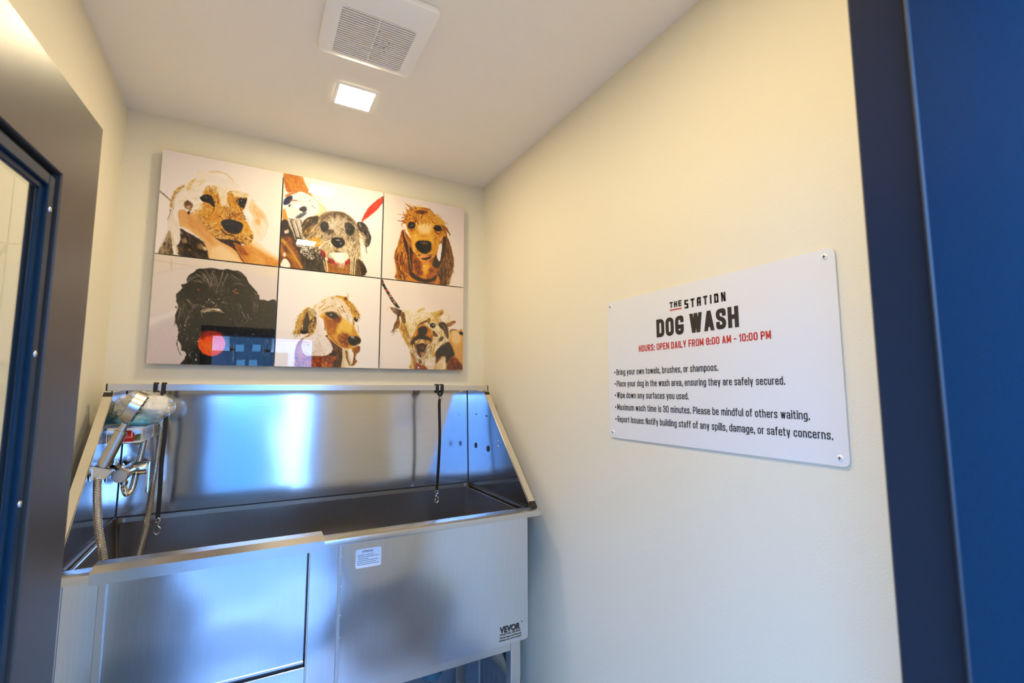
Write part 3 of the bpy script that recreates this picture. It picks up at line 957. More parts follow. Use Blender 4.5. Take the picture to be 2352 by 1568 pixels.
# condensed sign lettering: centreline glyphs (width, paths); a third number rounds that corner
_X = .70
GLY = {
    'A': (.46, [[(0, 0), (.5, 1), 'd'], [(1, 0), (.5, 1), 'd'], [(.22, .24), (.78, .24)]]),
    'B': (.42, [[(0, .5), (0, 1), (1, 1, .5), (1, .53, .4), (0, .53)], [(0, .53), (1, .53, .4), (1, 0, .5), (0, 0), (0, .53)]]),
    'D': (.42, [[(0, .5), (0, 1), (1, 1, .6), (1, 0, .6), (0, 0), (0, .5)]]),
    'E': (.36, [[(1, 1), (0, 1), (0, 0), (1, 0)], [(0, .52), (.88, .52)]]),
    'F': (.36, [[(1, 1), (0, 1), (0, 0)], [(0, .5), (.88, .5)]]),
    'G': (.42, [[(1, .82), (1, 1, .5), (0, 1, .5), (0, 0, .5), (1, 0, .5), (1, .40), (.62, .40)]]),
    'H': (.42, [[(0, 0), (0, 1)], [(1, 0), (1, 1)], [(0, .52), (1, .52)]]),
    'I': (0, [[(0, 0), (0, 1)]]),
    'L': (.35, [[(0, 1), (0, 0), (1, 0)]]),
    'M': (.54, [[(0, 0), (0, 1)], [(1, 0), (1, 1)], [(0, 1), (.5, .2), 'd'], [(1, 1), (.5, .2), 'd']]),
    'N': (.43, [[(0, 0), (0, 1)], [(1, 0), (1, 1)], [(0, 1), (1, 0), 'd']]),
    'O': (.42, [[(0, .5), (0, 1, .5), (1, 1, .5), (1, 0, .5), (0, 0, .5), (0, .5)]]),
    'P': (.41, [[(0, 0), (0, 1), (1, 1, .5), (1, .44, .5), (0, .44)]]),
    'R': (.42, [[(0, 0), (0, 1), (1, 1, .5), (1, .47, .5), (0, .47)], [(.5, .47), (1, 0), 'd']]),
    'S': (.41, [[(1, .80), (1, 1, .5), (0, 1, .5), (0, .60, .4), (1, .40, .4), (1, 0, .5), (0, 0, .5), (0, .20)]]),
    'T': (.40, [[(0, 1), (1, 1)], [(.5, 1), (.5, 0)]]),
    'U': (.42, [[(0, 1), (0, 0, .5), (1, 0, .5), (1, 1)]]),
    'W': (.66, [[(0, 1), (.25, 0), 'd'], [(.5, 1), (.25, 0), 'd'], [(.5, 1), (.75, 0), 'd'], [(1, 1), (.75, 0), 'd']]),
    'Y': (.44, [[(0, 1), (.5, .38), 'd'], [(1, 1), (.5, .38), 'd'], [(.5, .45), (.5, 0)]]),
    '1': (.16, [[(0, .80), (1, 1), (1, 0)]]),
    '3': (.40, [[(0, .75), (0, 1, .5), (1, 1, .5), (1, .52, .4), (.35, .52)], [(.35, .52), (1, .52, .4), (1, 0, .5), (0, 0, .5), (0, .25)]]),
    '8': (.41, [[(.5, .53), (0, .53, .4), (0, 1, .5), (1, 1, .5), (1, .53, .4), (.5, .53)], [(.5, .53), (0, .53, .4), (0, 0, .5), (1, 0, .5), (1, .53, .4), (.5, .53)]]),
    'a': (.36, [[(0, .60), (0, _X, .5), (1, _X, .5), (1, 0)], [(1, .37), (0, .37, .4), (0, 0, .4), (1, 0, .3), (1, .2)]]),
    'b': (.37, [[(0, 1), (0, 0)], [(0, _X), (1, _X, .5), (1, 0, .5), (0, 0)]]),
    'c': (.35, [[(1, .54), (1, _X, .5), (0, _X, .5), (0, 0, .5), (1, 0, .5), (1, .16)]]),
    'd': (.37, [[(1, 1), (1, 0)], [(1, _X), (0, _X, .5), (0, 0, .5), (1, 0)]]),
    'e': (.36, [[(0, .37), (1, .37), (1, _X, .5), (0, _X, .5), (0, 0, .5), (1, 0, .5), (1, .10)]]),
    'f': (.22, [[(1, 1), (.35, 1, .5), (.35, 0)], [(0, _X), (1, _X)]]),
    'g': (.37, [[(1, 0), (0, 0, .5), (0, _X, .5), (1, _X)], [(1, _X), (1, -.26, .5), (0, -.26, .4)]]),
    'h': (.37, [[(0, 1), (0, 0)], [(0, _X), (1, _X, .5), (1, 0)]]),
    'i': (0, [[(0, 0), (0, _X)], [(0, .93), (0, 1)]]),
    'l': (0, [[(0, 0), (0, 1)]]),
    'm': (.64, [[(0, 0), (0, _X)], [(0, _X), (.5, _X, .25), (.5, 0)], [(.5, _X), (1, _X, .25), (1, 0)]]),
    'n': (.37, [[(0, 0), (0, _X)], [(0, _X), (1, _X, .5), (1, 0)]]),
    'o': (.37, [[(0, .35), (0, _X, .5), (1, _X, .5), (1, 0, .5), (0, 0, .5), (0, .35)]]),
    'p': (.37, [[(0, _X), (0, -.26)], [(0, _X), (1, _X, .5), (1, 0, .5), (0, 0)]]),
    'r': (.20, [[(0, 0), (0, _X)], [(0, .5), (.1, _X, .3), (1, _X)]]),
    's': (.34, [[(1, .58), (1, _X, .5), (0, _X, .5), (0, .42, .4), (1, .28, .4), (1, 0, .5), (0, 0, .5), (0, .12)]]),
    't': (.22, [[(.35, .92), (.35, 0, .5), (1, 0)], [(0, _X), (1, _X)]]),
    'u': (.37, [[(0, _X), (0, 0, .5), (1, 0)], [(1, _X), (1, 0)]]),
    'w': (.56, [[(0, _X), (.25, 0), 'd'], [(.5, _X), (.25, 0), 'd'], [(.5, _X), (.75, 0), 'd'], [(1, _X), (.75, 0), 'd']]),
    'x': (.37, [[(0, _X), (1, 0), 'd'], [(1, _X), (0, 0), 'd']]),
    'y': (.38, [[(0, _X), (.5, 0), 'd'], [(1, _X), (.36, -.28), 'd']]),
    '.': (0, [[(0, -.04), (0, .06)]]), ',': (0, [[(0, .06), (0, -.02), (-.0, -.16)]]), ':': (0, [[(0, -.02), (0, .08)], [(0, .55), (0, .65)]]),
    '-': (.20, [[(0, .42), (1, .42)]]),
}
GLY['0'] = GLY['O']


def round_path(pts, W_):
    out = []
    for i, q in enumerate(pts):
        p = Vector((q[0] * W_, q[1], 0))
        if len(q) > 2 and 0 < i < len(pts) - 1:
            a = Vector((pts[i - 1][0] * W_, pts[i - 1][1], 0))
            b = Vector((pts[i + 1][0] * W_, pts[i + 1][1], 0))
            r = min(q[2] * W_, (a - p).length * .5, (b - p).length * .5)
            s0, s1 = p + (a - p).normalized() * r, p + (b - p).normalized() * r
            for k in range(6):
                t = k / 5
                out.append(s0 * (1 - t) ** 2 + p * 2 * t * (1 - t) + s1 * t * t)
        else:
            out.append(p)
    res = [out[0]]
    for p in out[1:]:
        if (p - res[-1]).length > 1e-4:
            res.append(p)
    return res


def sign_line(nm, s, m, u, w, base, cap, sw):
    "one line of condensed lettering on the sign: sw is the stroke as a share of the capital height"
    gap, spc = .115, .20
    tot = sum((GLY[c][0] + sw if c != ' ' else spc) for c in s) + gap * (len(s) - 1)
    kx = w / (tot * cap)                       # widths stretch to fit, strokes keep their weight
    bm = bmesh.new()
    x = 0.0
    lay = 0
    for c in s:
        if c == ' ':
            x += spc + gap
            continue
        gw, paths = GLY[c]
        W_ = (gw + sw) * kx - sw
        for pl in paths:
            lay = (lay + 1) % 5               # strokes that cross lie a hair's breadth apart
            TXP = TXF - lay * .00006
            if pl[-1] == 'd':                  # slanted stroke cut level at both ends
                (ax_, ay_), (bx_, by_) = pl[:2]
                ya, yb = ay_ * (1 - sw) + (sw if ay_ >= by_ else 0), by_ * (1 - sw) + (sw if by_ > ay_ else 0)
                h = sw * .5 * math.hypot((bx_ - ax_) * W_, yb - ya) / abs(yb - ya)
                bm.faces.new([bm.verts.new((TXP, 1.307 - u - (x * kx + sw / 2 + xx) * cap, K + base + yy * cap)) for xx, yy in ((ax_ * W_ - h, ya), (ax_ * W_ + h, ya), (bx_ * W_ + h, yb), (bx_ * W_ - h, yb))])
                continue
            q = round_path([(p[0], sw / 2 + p[1] * (1 - sw), *p[2:]) for p in pl], max(W_, .0001))
            n = len(q)
            L, R = [], []
            for i in range(n):
                d0 = (q[i] - q[i - 1]).normalized() if i else None
                d1 = (q[i + 1] - q[i]).normalized() if i < n - 1 else None
                if i == 0 and (q[0] - q[-1]).length < 1e-4:
                    d0 = (q[-1] - q[-2]).normalized()
                if i == n - 1 and (q[0] - q[-1]).length < 1e-4:
                    d1 = (q[1] - q[0]).normalized()
                d0, d1 = d0 or d1, d1 or d0
                t = d0 + d1
                t = t.normalized() if t.length > .2 else d1
                nn_ = Vector((-t.y, t.x, 0))
                k = 1 / max(nn_.dot(Vector((-d1.y, d1.x, 0))), .45)
                off = nn_ * (sw / 2 * k)
                ext = Vector((0, 0, 0))
                if n > 1 and i in (0, n - 1) and (q[0] - q[-1]).length > 1e-4:
                    ext = (-d1 if i == 0 else d0) * (sw / 2)
                for lst, sg_ in ((L, 1), (R, -1)):
                    p = q[i] + off * sg_ + ext
                    lst.append(bm.verts.new((TXP, 1.307 - u - (x * kx + sw / 2 + p.x) * cap, K + base + p.y * cap)))
            for i in range(n - 1):
                try:
                    bm.faces.new((L[i], L[i + 1], R[i + 1], R[i]))
                except ValueError:
                    pass
        x += gw + sw + gap
    return obj(nm, bm, m, sg)


def stroke_word(nm, word, u, w, base, cap, sw, gap, m='ink_black'):
    "squared poster capitals drawn as mitred strokes"
    G = {'S': [[(1, 1), (.0, 1), (0, .56), (1, .44), (1, 0), (0, 0)]], 'T': [[(0, 1), (1, 1)], [(.5, 1), (.5, 0)]],
         'A': [[(0, 0), (0, .8), (.2, 1), (1, 1), (1, 0)], [(0, .42), (1, .42)]], 'I': [[(.0, 0), (.0, 1)]],
         'O': [[(0, 0), (0, 1), (.8, 1), (1, .8), (1, 0), (0, 0)]], 'N': [[(0, 0), (0, 1), (1, 0), (1, 1)]],
         'H': [[(0, 0), (0, 1)], [(1, 0), (1, 1)], [(0, .5), (1, .5)]], 'E': [[(1, 1), (0, 1), (0, 0), (1, 0)], [(0, .5), (.85, .5)]]}
    wid = {'I': 0.0}
    tot = sum(wid.get(c, 1.0) for c in word)
    cw = (w - sw * len(word) - gap * (len(word) - 1)) / tot
    bm = bmesh.new()
    x = u
    for c in word:
        W_ = wid.get(c, 1.0) * cw
        for pl in G[c]:
            q = [(x + sw / 2 + a * W_, base + sw / 2 + b * (cap - sw)) for a, b in pl]
            for (ax_, az_), (bx_, bz_) in zip(q, q[1:]):
                dx, dz = bx_ - ax_, bz_ - az_
                l = math.hypot(dx, dz)
                dx, dz = dx / l * sw / 2, dz / l * sw / 2
                pts = [(ax_ - dx - dz, az_ - dz + dx), (ax_ - dx + dz, az_ - dz - dx), (bx_ + dx + dz, bz_ + dz - dx), (bx_ + dx - dz, bz_ + dz + dx)]
                prism(bm, [(1.307 - a, K + b) for a, b in pts], 'x', TXF - .0002, TXF + .0004)
        x += W_ + sw + gap
    return obj(nm, bm, m, sg)


stroke_word('small_name', 'THE', .289, .045, .249, .0181, .0042, .0050)
obj('underline', Box(TXF - .0002, TXF + .0004, 1.307 - .333, 1.307 - .289, K + .2405, K + .2440), 'ink_red', sg)
stroke_word('name', 'STATION', .345, .138, .239, .0253, .0052, .0085)
sign_line('title', 'DOG WASH', 'ink_black', .232, .287, .1645, .0563, .215)
tag(sign_line('hours', 'HOURS: OPEN DAILY FROM 8:00 AM - 10:00 PM', 'ink_red', .152, .452, .125, .0209, .17), 'red line with the opening hours')
for s, w, z in (('Bring your own towels, brushes, or shampoos.', .409, .0525), ('Place your dog in the wash area, ensuring they are safely secured.', .591, .013), ('Wipe down any surfaces you used.', .306, -.026), ('Maximum wash time is 30 minutes. Please be mindful of others waiting.', .643, -.0665), ('Report Issues: Notify building staff of any spills, damage, or safety concerns.', .689, -.107)):
    sign_line('rule', s, 'ink_black', .0405, w, z, .0204, .132)
    obj('bullet', Tube([(TXF - .0002, 1.307 - .0325, K + z + .0095), (TXF + .0004, 1.307 - .0325, K + z + .0095)], .0029, 14), 'ink_black', sg)


# ================================================================ dog photo panels
# Each panel is a flat print: a dense grid whose colours are painted stroke by stroke below.
# The strokes are drawn in the frame of an enlarged view of that panel (x0, y0, scale).
NG = 250


def catmull(pts, n=6, closed=True):
    p = np.array(pts, float)
    k = len(p)
    out = []
    for i in range(k if closed else k - 1):
        if closed:
            a, b, c, d = p[i - 1], p[i], p[(i + 1) % k], p[(i + 2) % k]
        else:
            a, b, c, d = p[max(i - 1, 0)], p[i], p[i + 1], p[min(i + 2, k - 1)]
        for s in range(n):
            t = s / n
            out.append(.5 * (2 * b + (c - a) * t + (2 * a - 5 * b + 4 * c - d) * t * t + (3 * b - a - 3 * c + d) * t ** 3))
    if not closed:
        out.append(p[-1])
    return np.array(out)


def hexc(h):
    return np.array([int(h[i:i + 2], 16) / 255 for i in (0, 2, 4)])


class Canvas:
    def __init__(s, x0, x1, z0, z1, fx, fy, fs, bg, seed):
        s.ext = (x0, x1, z0, z1)
        u = np.linspace(x0, x1, NG)
        w = np.linspace(z1, z0, NG)                       # row 0 is the top
        U, Wz = np.meshgrid(u, w)
        y = 2.335
        zz = Wz - EYE
        dep = U * CF.x + y * CF.y + zz * CF.z
        s.X = ((1176 + FPX * (U * CR.x + y * CR.y + zz * CR.z) / dep) - fx) * fs
        s.Y = ((784 - FPX * (U * CU.x + y * CU.y + zz * CU.z) / dep) - fy) * fs
        s.cmin, s.cmax = s.X.min(0), s.X.max(0)
        s.rmin, s.rmax = s.Y.min(1), s.Y.max(1)
        s.C = np.ones((NG, NG, 3)) * hexc(bg)
        s.rng = np.random.RandomState(seed)
        s.px = (s.X[NG // 2, -1] - s.X[NG // 2, 0]) / NG

    def win(s, xa, xb, ya, yb):
        c0, c1 = np.searchsorted(s.cmax, xa), np.searchsorted(s.cmin, xb)
        r0, r1 = np.searchsorted(s.rmax, ya), np.searchsorted(s.rmin, yb)
        return slice(r0, max(r1, r0)), slice(c0, max(c1, c0))

    def put(s, w, m, col):
        m = m[..., None]
        s.C[w] = s.C[w] * (1 - m) + col * m

    def noise(s, w, freq, ang=0.0, stretch=1.0, seed=0):
        "smooth value noise over the window, stretched along ang"
        a = math.radians(ang)
        X, Y = s.X[w] * freq, s.Y[w] * freq
        p = (X * math.cos(a) + Y * math.sin(a)) / stretch
        q = -X * math.sin(a) + Y * math.cos(a)
        T = np.random.RandomState(seed + 77).rand(64, 64)
        i, j = np.floor(p).astype(int), np.floor(q).astype(int)
        fx, fy = p - i, q - j
        fx, fy = fx * fx * (3 - 2 * fx), fy * fy * (3 - 2 * fy)
        g = lambda a_, b_: T[a_ % 64, b_ % 64]
        return (g(i, j) * (1 - fx) + g(i + 1, j) * fx) * (1 - fy) + (g(i, j + 1) * (1 - fx) + g(i + 1, j + 1) * fx) * fy

    def mask(s, poly, soft, pad=0):
        xa, ya = poly.min(0) - soft * 2 - pad
        xb, yb = poly.max(0) + soft * 2 + pad
        w = s.win(xa, xb, ya, yb)
        X, Y = s.X[w], s.Y[w]
        if X.size == 0:
            return w, X
        ins = np.zeros(X.shape, bool)
        d2 = np.full(X.shape, 1e18)
        q = np.roll(poly, -1, 0)
        for (ax, ay), (bx, by) in zip(poly, q):
            if ay != by:
                cr = ((ay > Y) != (by > Y)) & (X < (bx - ax) * (Y - ay) / (by - ay) + ax)
                ins ^= cr
            ex, ey = bx - ax, by - ay
            l = ex * ex + ey * ey
            if l < 1e-9:
                continue
            t = np.clip(((X - ax) * ex + (Y - ay) * ey) / l, 0, 1)
            d2 = np.minimum(d2, (X - ax - t * ex) ** 2 + (Y - ay - t * ey) ** 2)
        sd = np.where(ins, np.sqrt(d2), -np.sqrt(d2))
        t = np.clip(sd / (2 * soft) + .5, 0, 1)
        return w, t * t * (3 - 2 * t)

    def fill(s, pts, col, soft=5, alpha=1.0, col2=None, nf=.02, ang=0, stretch=1, seed=0, contrast=1.0, sp=True):
        poly = catmull(pts) if sp else np.array(pts, float)
        w, m = s.mask(poly, soft)
        if m.size == 0:
            return
        c = hexc(col)
        if col2:
            n = s.noise(w, nf, ang, stretch, seed) * .65 + s.noise(w, nf * 2.3, ang, stretch, seed + 5) * .35
            n = np.clip((n - .5) * contrast * 1.6 + .5, 0, 1)[..., None]
            c = c * (1 - n) + hexc(col2) * n
        s.put(w, m * alpha, c)

    def blob(s, x, y, rx, ry, col, ang=0, soft=.25, alpha=1.0):
        R = max(rx, ry) * (1 + soft)
        w = s.win(x - R, x + R, y - R, y + R)
        a = math.radians(ang)
        X, Y = s.X[w] - x, s.Y[w] - y
        if X.size == 0:
            return
        d = np.sqrt(((X * math.cos(a) + Y * math.sin(a)) / rx) ** 2 + ((-X * math.sin(a) + Y * math.cos(a)) / ry) ** 2)
        t = np.clip((1 + soft - d) / (2 * soft), 0, 1)
        s.put(w, t * t * (3 - 2 * t) * alpha, hexc(col))

    def line(s, pts, w0, w1, col, alpha=1.0, soft=None, sp=True):
        p = catmull(pts, 5, False) if sp and len(pts) > 2 else np.array(pts, float)
        c = hexc(col) if isinstance(col, str) else col
        mw = max(w0, w1)
        sf = soft or s.px * .7
        xa, ya = p.min(0) - mw - sf
        xb, yb = p.max(0) + mw + sf
        w = s.win(xa, xb, ya, yb)
        X, Y = s.X[w], s.Y[w]
        if X.size == 0:
            return
        best = np.full(X.shape, -1e9)
        k = len(p) - 1
        for i in range(k):
            (ax, ay), (bx, by) = p[i], p[i + 1]
            ex, ey = bx - ax, by - ay
            l = ex * ex + ey * ey + 1e-9
            t = np.clip(((X - ax) * ex + (Y - ay) * ey) / l, 0, 1)
            d = np.sqrt((X - ax - t * ex) ** 2 + (Y - ay - t * ey) ** 2)
            wd = (w0 + (w1 - w0) * (i + t) / k) * .5
            best = np.maximum(best, wd - d)
        s.put(w, np.clip(best / sf + .5, 0, 1) * alpha, c)

    def fur(s, pts, n, L, wd, guides, cols, jit=18, alpha=.85, bend=14, soft=8, sp=True):
        "n tapered hairs inside the outline, running along the nearest guide (x, y, angle)"
        poly = catmull(pts) if sp else np.array(pts, float)
        w, m = s.mask(poly, soft)
        if m.size == 0:
            return
        idx = np.argwhere(m > .5)
        if len(idx) == 0:
            return
        sel = idx[s.rng.randint(0, len(idx), n)]
        X, Y = s.X[w], s.Y[w]
        G = np.array(guides, float)
        cs = [hexc(c) for c in cols]
        for r, c in sel:
            x, y = X[r, c], Y[r, c]
            d = 1 / ((G[:, 0] - x) ** 2 + (G[:, 1] - y) ** 2 + 40)
            d = d * d
            a = math.atan2((d * np.sin(np.radians(G[:, 2]))).sum(), (d * np.cos(np.radians(G[:, 2]))).sum())
            a += math.radians(s.rng.randn() * jit)
            b = math.radians(s.rng.randn() * bend)
            l = L * s.rng.uniform(.5, 1.2)
            x1, y1 = x + math.cos(a) * l * .5, y + math.sin(a) * l * .5
            x2, y2 = x1 + math.cos(a + b) * l * .5, y1 + math.sin(a + b) * l * .5
            s.line([(x, y), (x1, y1), (x2, y2)], wd * s.rng.uniform(.6, 1.3), wd * .25, cs[s.rng.randint(len(cs))], alpha * s.rng.uniform(.5, 1), sp=False)

    def drops(s, pts, n, r, col, alpha=.9):
        poly = catmull(pts)
        w, m = s.mask(poly, 4)
        idx = np.argwhere(m > .5)
        if len(idx) == 0:
            return
        for r_, c_ in idx[s.rng.randint(0, len(idx), n)]:
            q = s.rng.uniform(.4, 1.2) * r
            s.blob(s.X[w][r_, c_], s.Y[w][r_, c_], q, q * s.rng.uniform(.8, 1.6), col, 0, .4, alpha)

    def roughen(s, amp=.65):
        "break up the edges a little, as hair and grain do"
        w = (slice(0, NG), slice(0, NG))
        f = .42 / s.px
        d1 = (s.noise(w, f, 0, 1, 901) - .5) * 2.4 * amp
        d2 = (s.noise(w, f, 0, 1, 955) - .5) * 2.4 * amp
        i, j = np.indices((NG, NG))
        a, b = np.clip(i + d1, 0, NG - 1.001), np.clip(j + d2, 0, NG - 1.001)
        a0, b0 = a.astype(int), b.astype(int)
        fa, fb = (a - a0)[..., None], (b - b0)[..., None]
        a1, b1 = np.minimum(a0 + 1, NG - 1), np.minimum(b0 + 1, NG - 1)
        C = s.C
        M = (C[a0, b0] * (1 - fb) + C[a0, b1] * fb) * (1 - fa) + (C[a1, b0] * (1 - fb) + C[a1, b1] * fb) * fa
        lum = M.mean(-1)
        g = (s.noise(w, f * 1.3, 60, 2.5, 77) - .5) * .10 * np.clip((.80 - lum) * 3, 0, 1)
        s.C = np.clip(M + g[..., None], 0, 1)

    def eye(s, x, y, r, ang=0, iris='1a0d06', ry=None, hl=1.0):
        s.blob(x, y, r, ry or r * .85, '0a0706', ang, .15)
        s.blob(x + r * .1, y + r * .1, r * .62, (ry or r * .85) * .7, iris, ang, .3, .8)
        s.blob(x + r * .05, y, r * .38, (ry or r) * .38, '050303', ang, .2)
        if hl:
            s.blob(x - r * .15, y - r * .25, r * .13 * hl, r * .12 * hl, 'f4f0ea', 0, .4, .85)


def paint_wet_blonde(c):                                   # upper left: foam-covered blonde head held by two hands
    c.fill([(-200, -400), (2200, -400), (2200, 2000), (-200, 2000)], 'e6d6cf', 4, 1, 'efe2d6', .0006, sp=False)
    c.fill([(1000, -300), (2300, -300), (2300, 1900), (1300, 1900), (1500, 700)], 'f3e4d2', 320, .8)
    c.line([(55, 405), (130, 470), (215, 545)], 26, 22, '6f6660', .8, 14)
    # left ear, foam over dark wet hair
    c.fill([(470, 290), (320, 370), (240, 500), (215, 700), (165, 870), (160, 1010), (60, 1230), (30, 1370), (250, 1400), (700, 1440), (860, 1460), (760, 1230), (560, 1080), (380, 980), (400, 700), (560, 560)], 'd8c5ad', 9, 1, 'efe0cc', .012, 70, 2)
    c.fill([(190, 1020), (110, 1200), (30, 1370), (240, 1395), (240, 1250), (225, 1080)], '8a7a66', 8, 1, '4a3928', .02, 80, 4)
    c.fur([(200, 1020), (50, 1300), (60, 1380), (240, 1390), (240, 1130)], 90, 110, 10, [(100, 1200, 100), (200, 1300, 85)], ['2d2016', '6d5536', 'b79a6b', 'd9c7ab'], 10, .8)
    c.fill([(360, 990), (330, 1180), (330, 1390), (860, 1460), (760, 1230), (620, 1120), (470, 1040)], '4b3a2c', 10, 1, '16100b', .012, 30, 2, 3, 1.6)
    for x, y, r, k in ((430, 1180, 60, 'a08a72'), (690, 1270, 75, 'b49468'), (760, 1300, 40, 'e6cfa6'), (520, 1330, 40, '8b7458'), (380, 1050, 40, 'a18f7a'), (600, 1390, 60, '6a5440'), (470, 1280, 40, '2a1e14'), (620, 1180, 50, '1c130d')):
        c.blob(x, y, r, r * .6, k, 30, .6, .8)
    c.fur([(360, 990), (330, 1180), (330, 1390), (860, 1460), (760, 1230), (620, 1120)], 110, 90, 12, [(500, 1200, 70), (700, 1300, 50)], ['1a120c', '33241a', '6b543c', 'a58a64'], 25, .6)
    # foam hanging from the ear
    c.fill([(300, 640), (210, 850), (170, 1000), (240, 1040), (280, 1190), (320, 1250), (370, 1150), (360, 960), (340, 780), (380, 690)], 'eee0d0', 10, 1, 'd9c6ae', .012, 80, 2, 4)
    c.fill([(240, 1060), (270, 1190), (330, 1290), (330, 1380), (270, 1380), (240, 1230)], 'cbb389', 9, .9, 'f0e2cc', .02, 80, 3)
    c.line([(215, 690), (200, 780), (165, 860)], 14, 6, '5a4026', .8)
    c.line([(420, 320), (300, 390), (260, 480), (225, 570), (220, 640)], 34, 26, 'b98a3c', .75, 16)
    c.fur([(430, 310), (290, 380), (220, 560), (215, 680), (260, 660), (300, 470), (420, 360)], 60, 60, 9, [(300, 400, 130), (230, 600, 100)], ['7c5620', 'c89642', 'e6c88c', '4b3216'], 20, .8)
    # crown of foam
    c.fill([(470, 320), (520, 220), (620, 130), (760, 100), (860, 95), (1000, 110), (1150, 180), (1260, 280), (1400, 350), (1460, 460), (1520, 600), (1480, 760), (1420, 860), (1380, 640), (1100, 420), (960, 400), (760, 480), (560, 600), (420, 690), (350, 700), (290, 560), (340, 430)], 'f2e6d8', 12, 1, 'e6d4bd', .01, 20, 2, 6)
    c.fill([(590, 160), (640, 90), (640, 60), (720, 95), (860, 92), (1010, 100), (1130, 155), (1190, 230), (1080, 170), (960, 130), (820, 125), (700, 160)], 'e3c99b', 10, .8, 'f3e6d0', .02, 10, 3, 7)
    c.line([(830, 100), (960, 98), (1090, 140), (1190, 225)], 14, 12, 'c79a4c', .7, 10)
    c.fill([(470, 370), (510, 260), (620, 200), (560, 290), (520, 390)], 'c9973f', 14, .85, 'e6c98e', .03, 60, 3)
    c.fill([(570, 330), (640, 240), (750, 200), (760, 240), (680, 310), (600, 350)], 'd9b877', 14, .8, 'f0dfc0', .03, -30, 3)
    c.line([(600, 410), (560, 350), (560, 270), (640, 190)], 10, 8, 'd8c09a', .5, 14)
    c.fill([(500, 430), (620, 380), (760, 420), (690, 520), (590, 560), (520, 510)], 'efe1d0', 20, .8, 'd8c3a2', .02, 30, 2)
    # ear hole
    c.fill([(430, 580), (480, 545), (540, 580), (570, 630), (540, 680), (480, 690), (430, 640)], '8a5d24', 12, .9, '3b2513', .03, 40, 2)
    c.blob(500, 650, 40, 26, 'b9a48c', -30, .5, .9)
    # face
    c.fill([(960, 400), (1010, 560), (1090, 600), (1110, 450), (1190, 400), (1300, 420), (1420, 480), (1380, 660), (1330, 760), (1420, 900), (1480, 1010), (1520, 1100), (1480, 1210), (1400, 1230), (1280, 1190), (1150, 1160), (960, 1150), (860, 1100), (760, 980), (690, 880), (600, 730), (600, 690), (690, 660), (700, 540), (760, 360), (850, 310), (930, 330)], 'd9a04a', 12, 1, 'b87a22', .012, 60, 2, 8)
    c.fill([(1000, 430), (960, 330), (1210, 350), (1200, 400), (1110, 450), (1090, 600), (1160, 640), (1000, 620)], 'f0dfc4', 22, .95, 'e2c697', .02, 85, 3)
    c.fill([(1180, 410), (1300, 400), (1420, 440), (1400, 500), (1280, 480)], 'ecd9ba', 18, .8)
    c.fill([(590, 590), (690, 540), (730, 620), (690, 690), (600, 680)], 'f0e4d2', 14, .95)
    guides = [(850, 400, 70), (760, 380, 60), (960, 520, 95), (1000, 700, 120), (880, 760, 150), (760, 800, 150), (860, 950, 150), (960, 1050, 140), (1100, 760, 270), (1200, 700, 280), (1150, 680, 265), (1300, 800, 320), (1400, 950, 20), (1450, 1100, 50), (1300, 1080, 80), (1150, 1100, 95), (1000, 1100, 120), (1330, 450, 30), (1250, 620, 60), (1120, 520, 85)]
    face = [(960, 420), (1000, 620), (1160, 640), (1300, 640), (1330, 760), (1420, 900), (1500, 1080), (1470, 1210), (1280, 1190), (960, 1140), (860, 1090), (700, 880), (610, 730), (720, 640), (880, 600), (900, 470), (780, 380), (850, 310)]
    c.fur(face, 520, 60, 11, guides, ['e9bf6c', 'c98a2c', '9a6018', 'f2d896', 'd9a244'], 22, .8)
    c.fur([(700, 780), (1000, 1000), (1100, 1080), (1300, 1080), (1480, 1050), (1510, 1120), (1460, 1220), (1280, 1190), (960, 1140), (860, 1090), (690, 880)], 330, 44, 9, guides, ['4a2b0c', '6f4412', 'f0d490', 'e6b95c', 'fbe9b8', '2a1708'], 26, .9)
    c.fur([(980, 830), (1100, 640), (1300, 700), (1380, 860), (1250, 860), (1080, 850)], 150, 62, 8, guides, ['5c3610', '8a5516', 'f2d894', '3a2009'], 18, .8)
    c.fur([(760, 350), (860, 310), (960, 420), (980, 560), (900, 600), (880, 470), (800, 420)], 120, 40, 9, [(800, 380, 60), (930, 500, 80)], ['6b3f0e', 'a86b1c', 'e9bd66', 'c98a2a', '3a200a'], 28, .9)
    c.fill([(720, 600), (880, 600), (890, 690), (830, 730), (730, 680)], 'c07b22', 16, .8, 'e6b456', .03, 20, 4)
    c.fur([(720, 600), (880, 600), (890, 690), (840, 740), (730, 680)], 60, 55, 7, [(800, 650, 165)], ['7a430c', 'e9bd6a', 'a45f14'], 15, .8)
    # eyes
    c.fill([(680, 510), (740, 460), (830, 460), (880, 520), (910, 620), (890, 650), (820, 590), (720, 560)], '1b110a', 8)
    c.eye(785, 515, 62, 15)
    c.fill([(1240, 560), (1290, 510), (1400, 500), (1405, 560), (1380, 640), (1350, 660), (1290, 630)], '1b110a', 8)
    c.eye(1335, 560, 52, 20)
    c.line([(1330, 610), (1360, 620), (1375, 590)], 8, 6, 'c8b8a4', .7, 5)
    c.line([(890, 600), (900, 680), (860, 740)], 16, 8, '2f1a0a', .8, 6)
    c.line([(1300, 640), (1350, 760), (1400, 850)], 16, 8, '6b3d10', .8, 8)
    c.line([(1370, 640), (1350, 680)], 22, 14, '3a200c', .8, 8)
    c.line([(1105, 450), (1130, 415), (1190, 400)], 16, 9, '6b4720', .8, 7)
    c.fur([(1150, 430), (1250, 470), (1280, 600), (1180, 540)], 40, 60, 9, [(1200, 500, 70)], ['b87a24', 'e2b864', '7a4c14'], 20, .8)
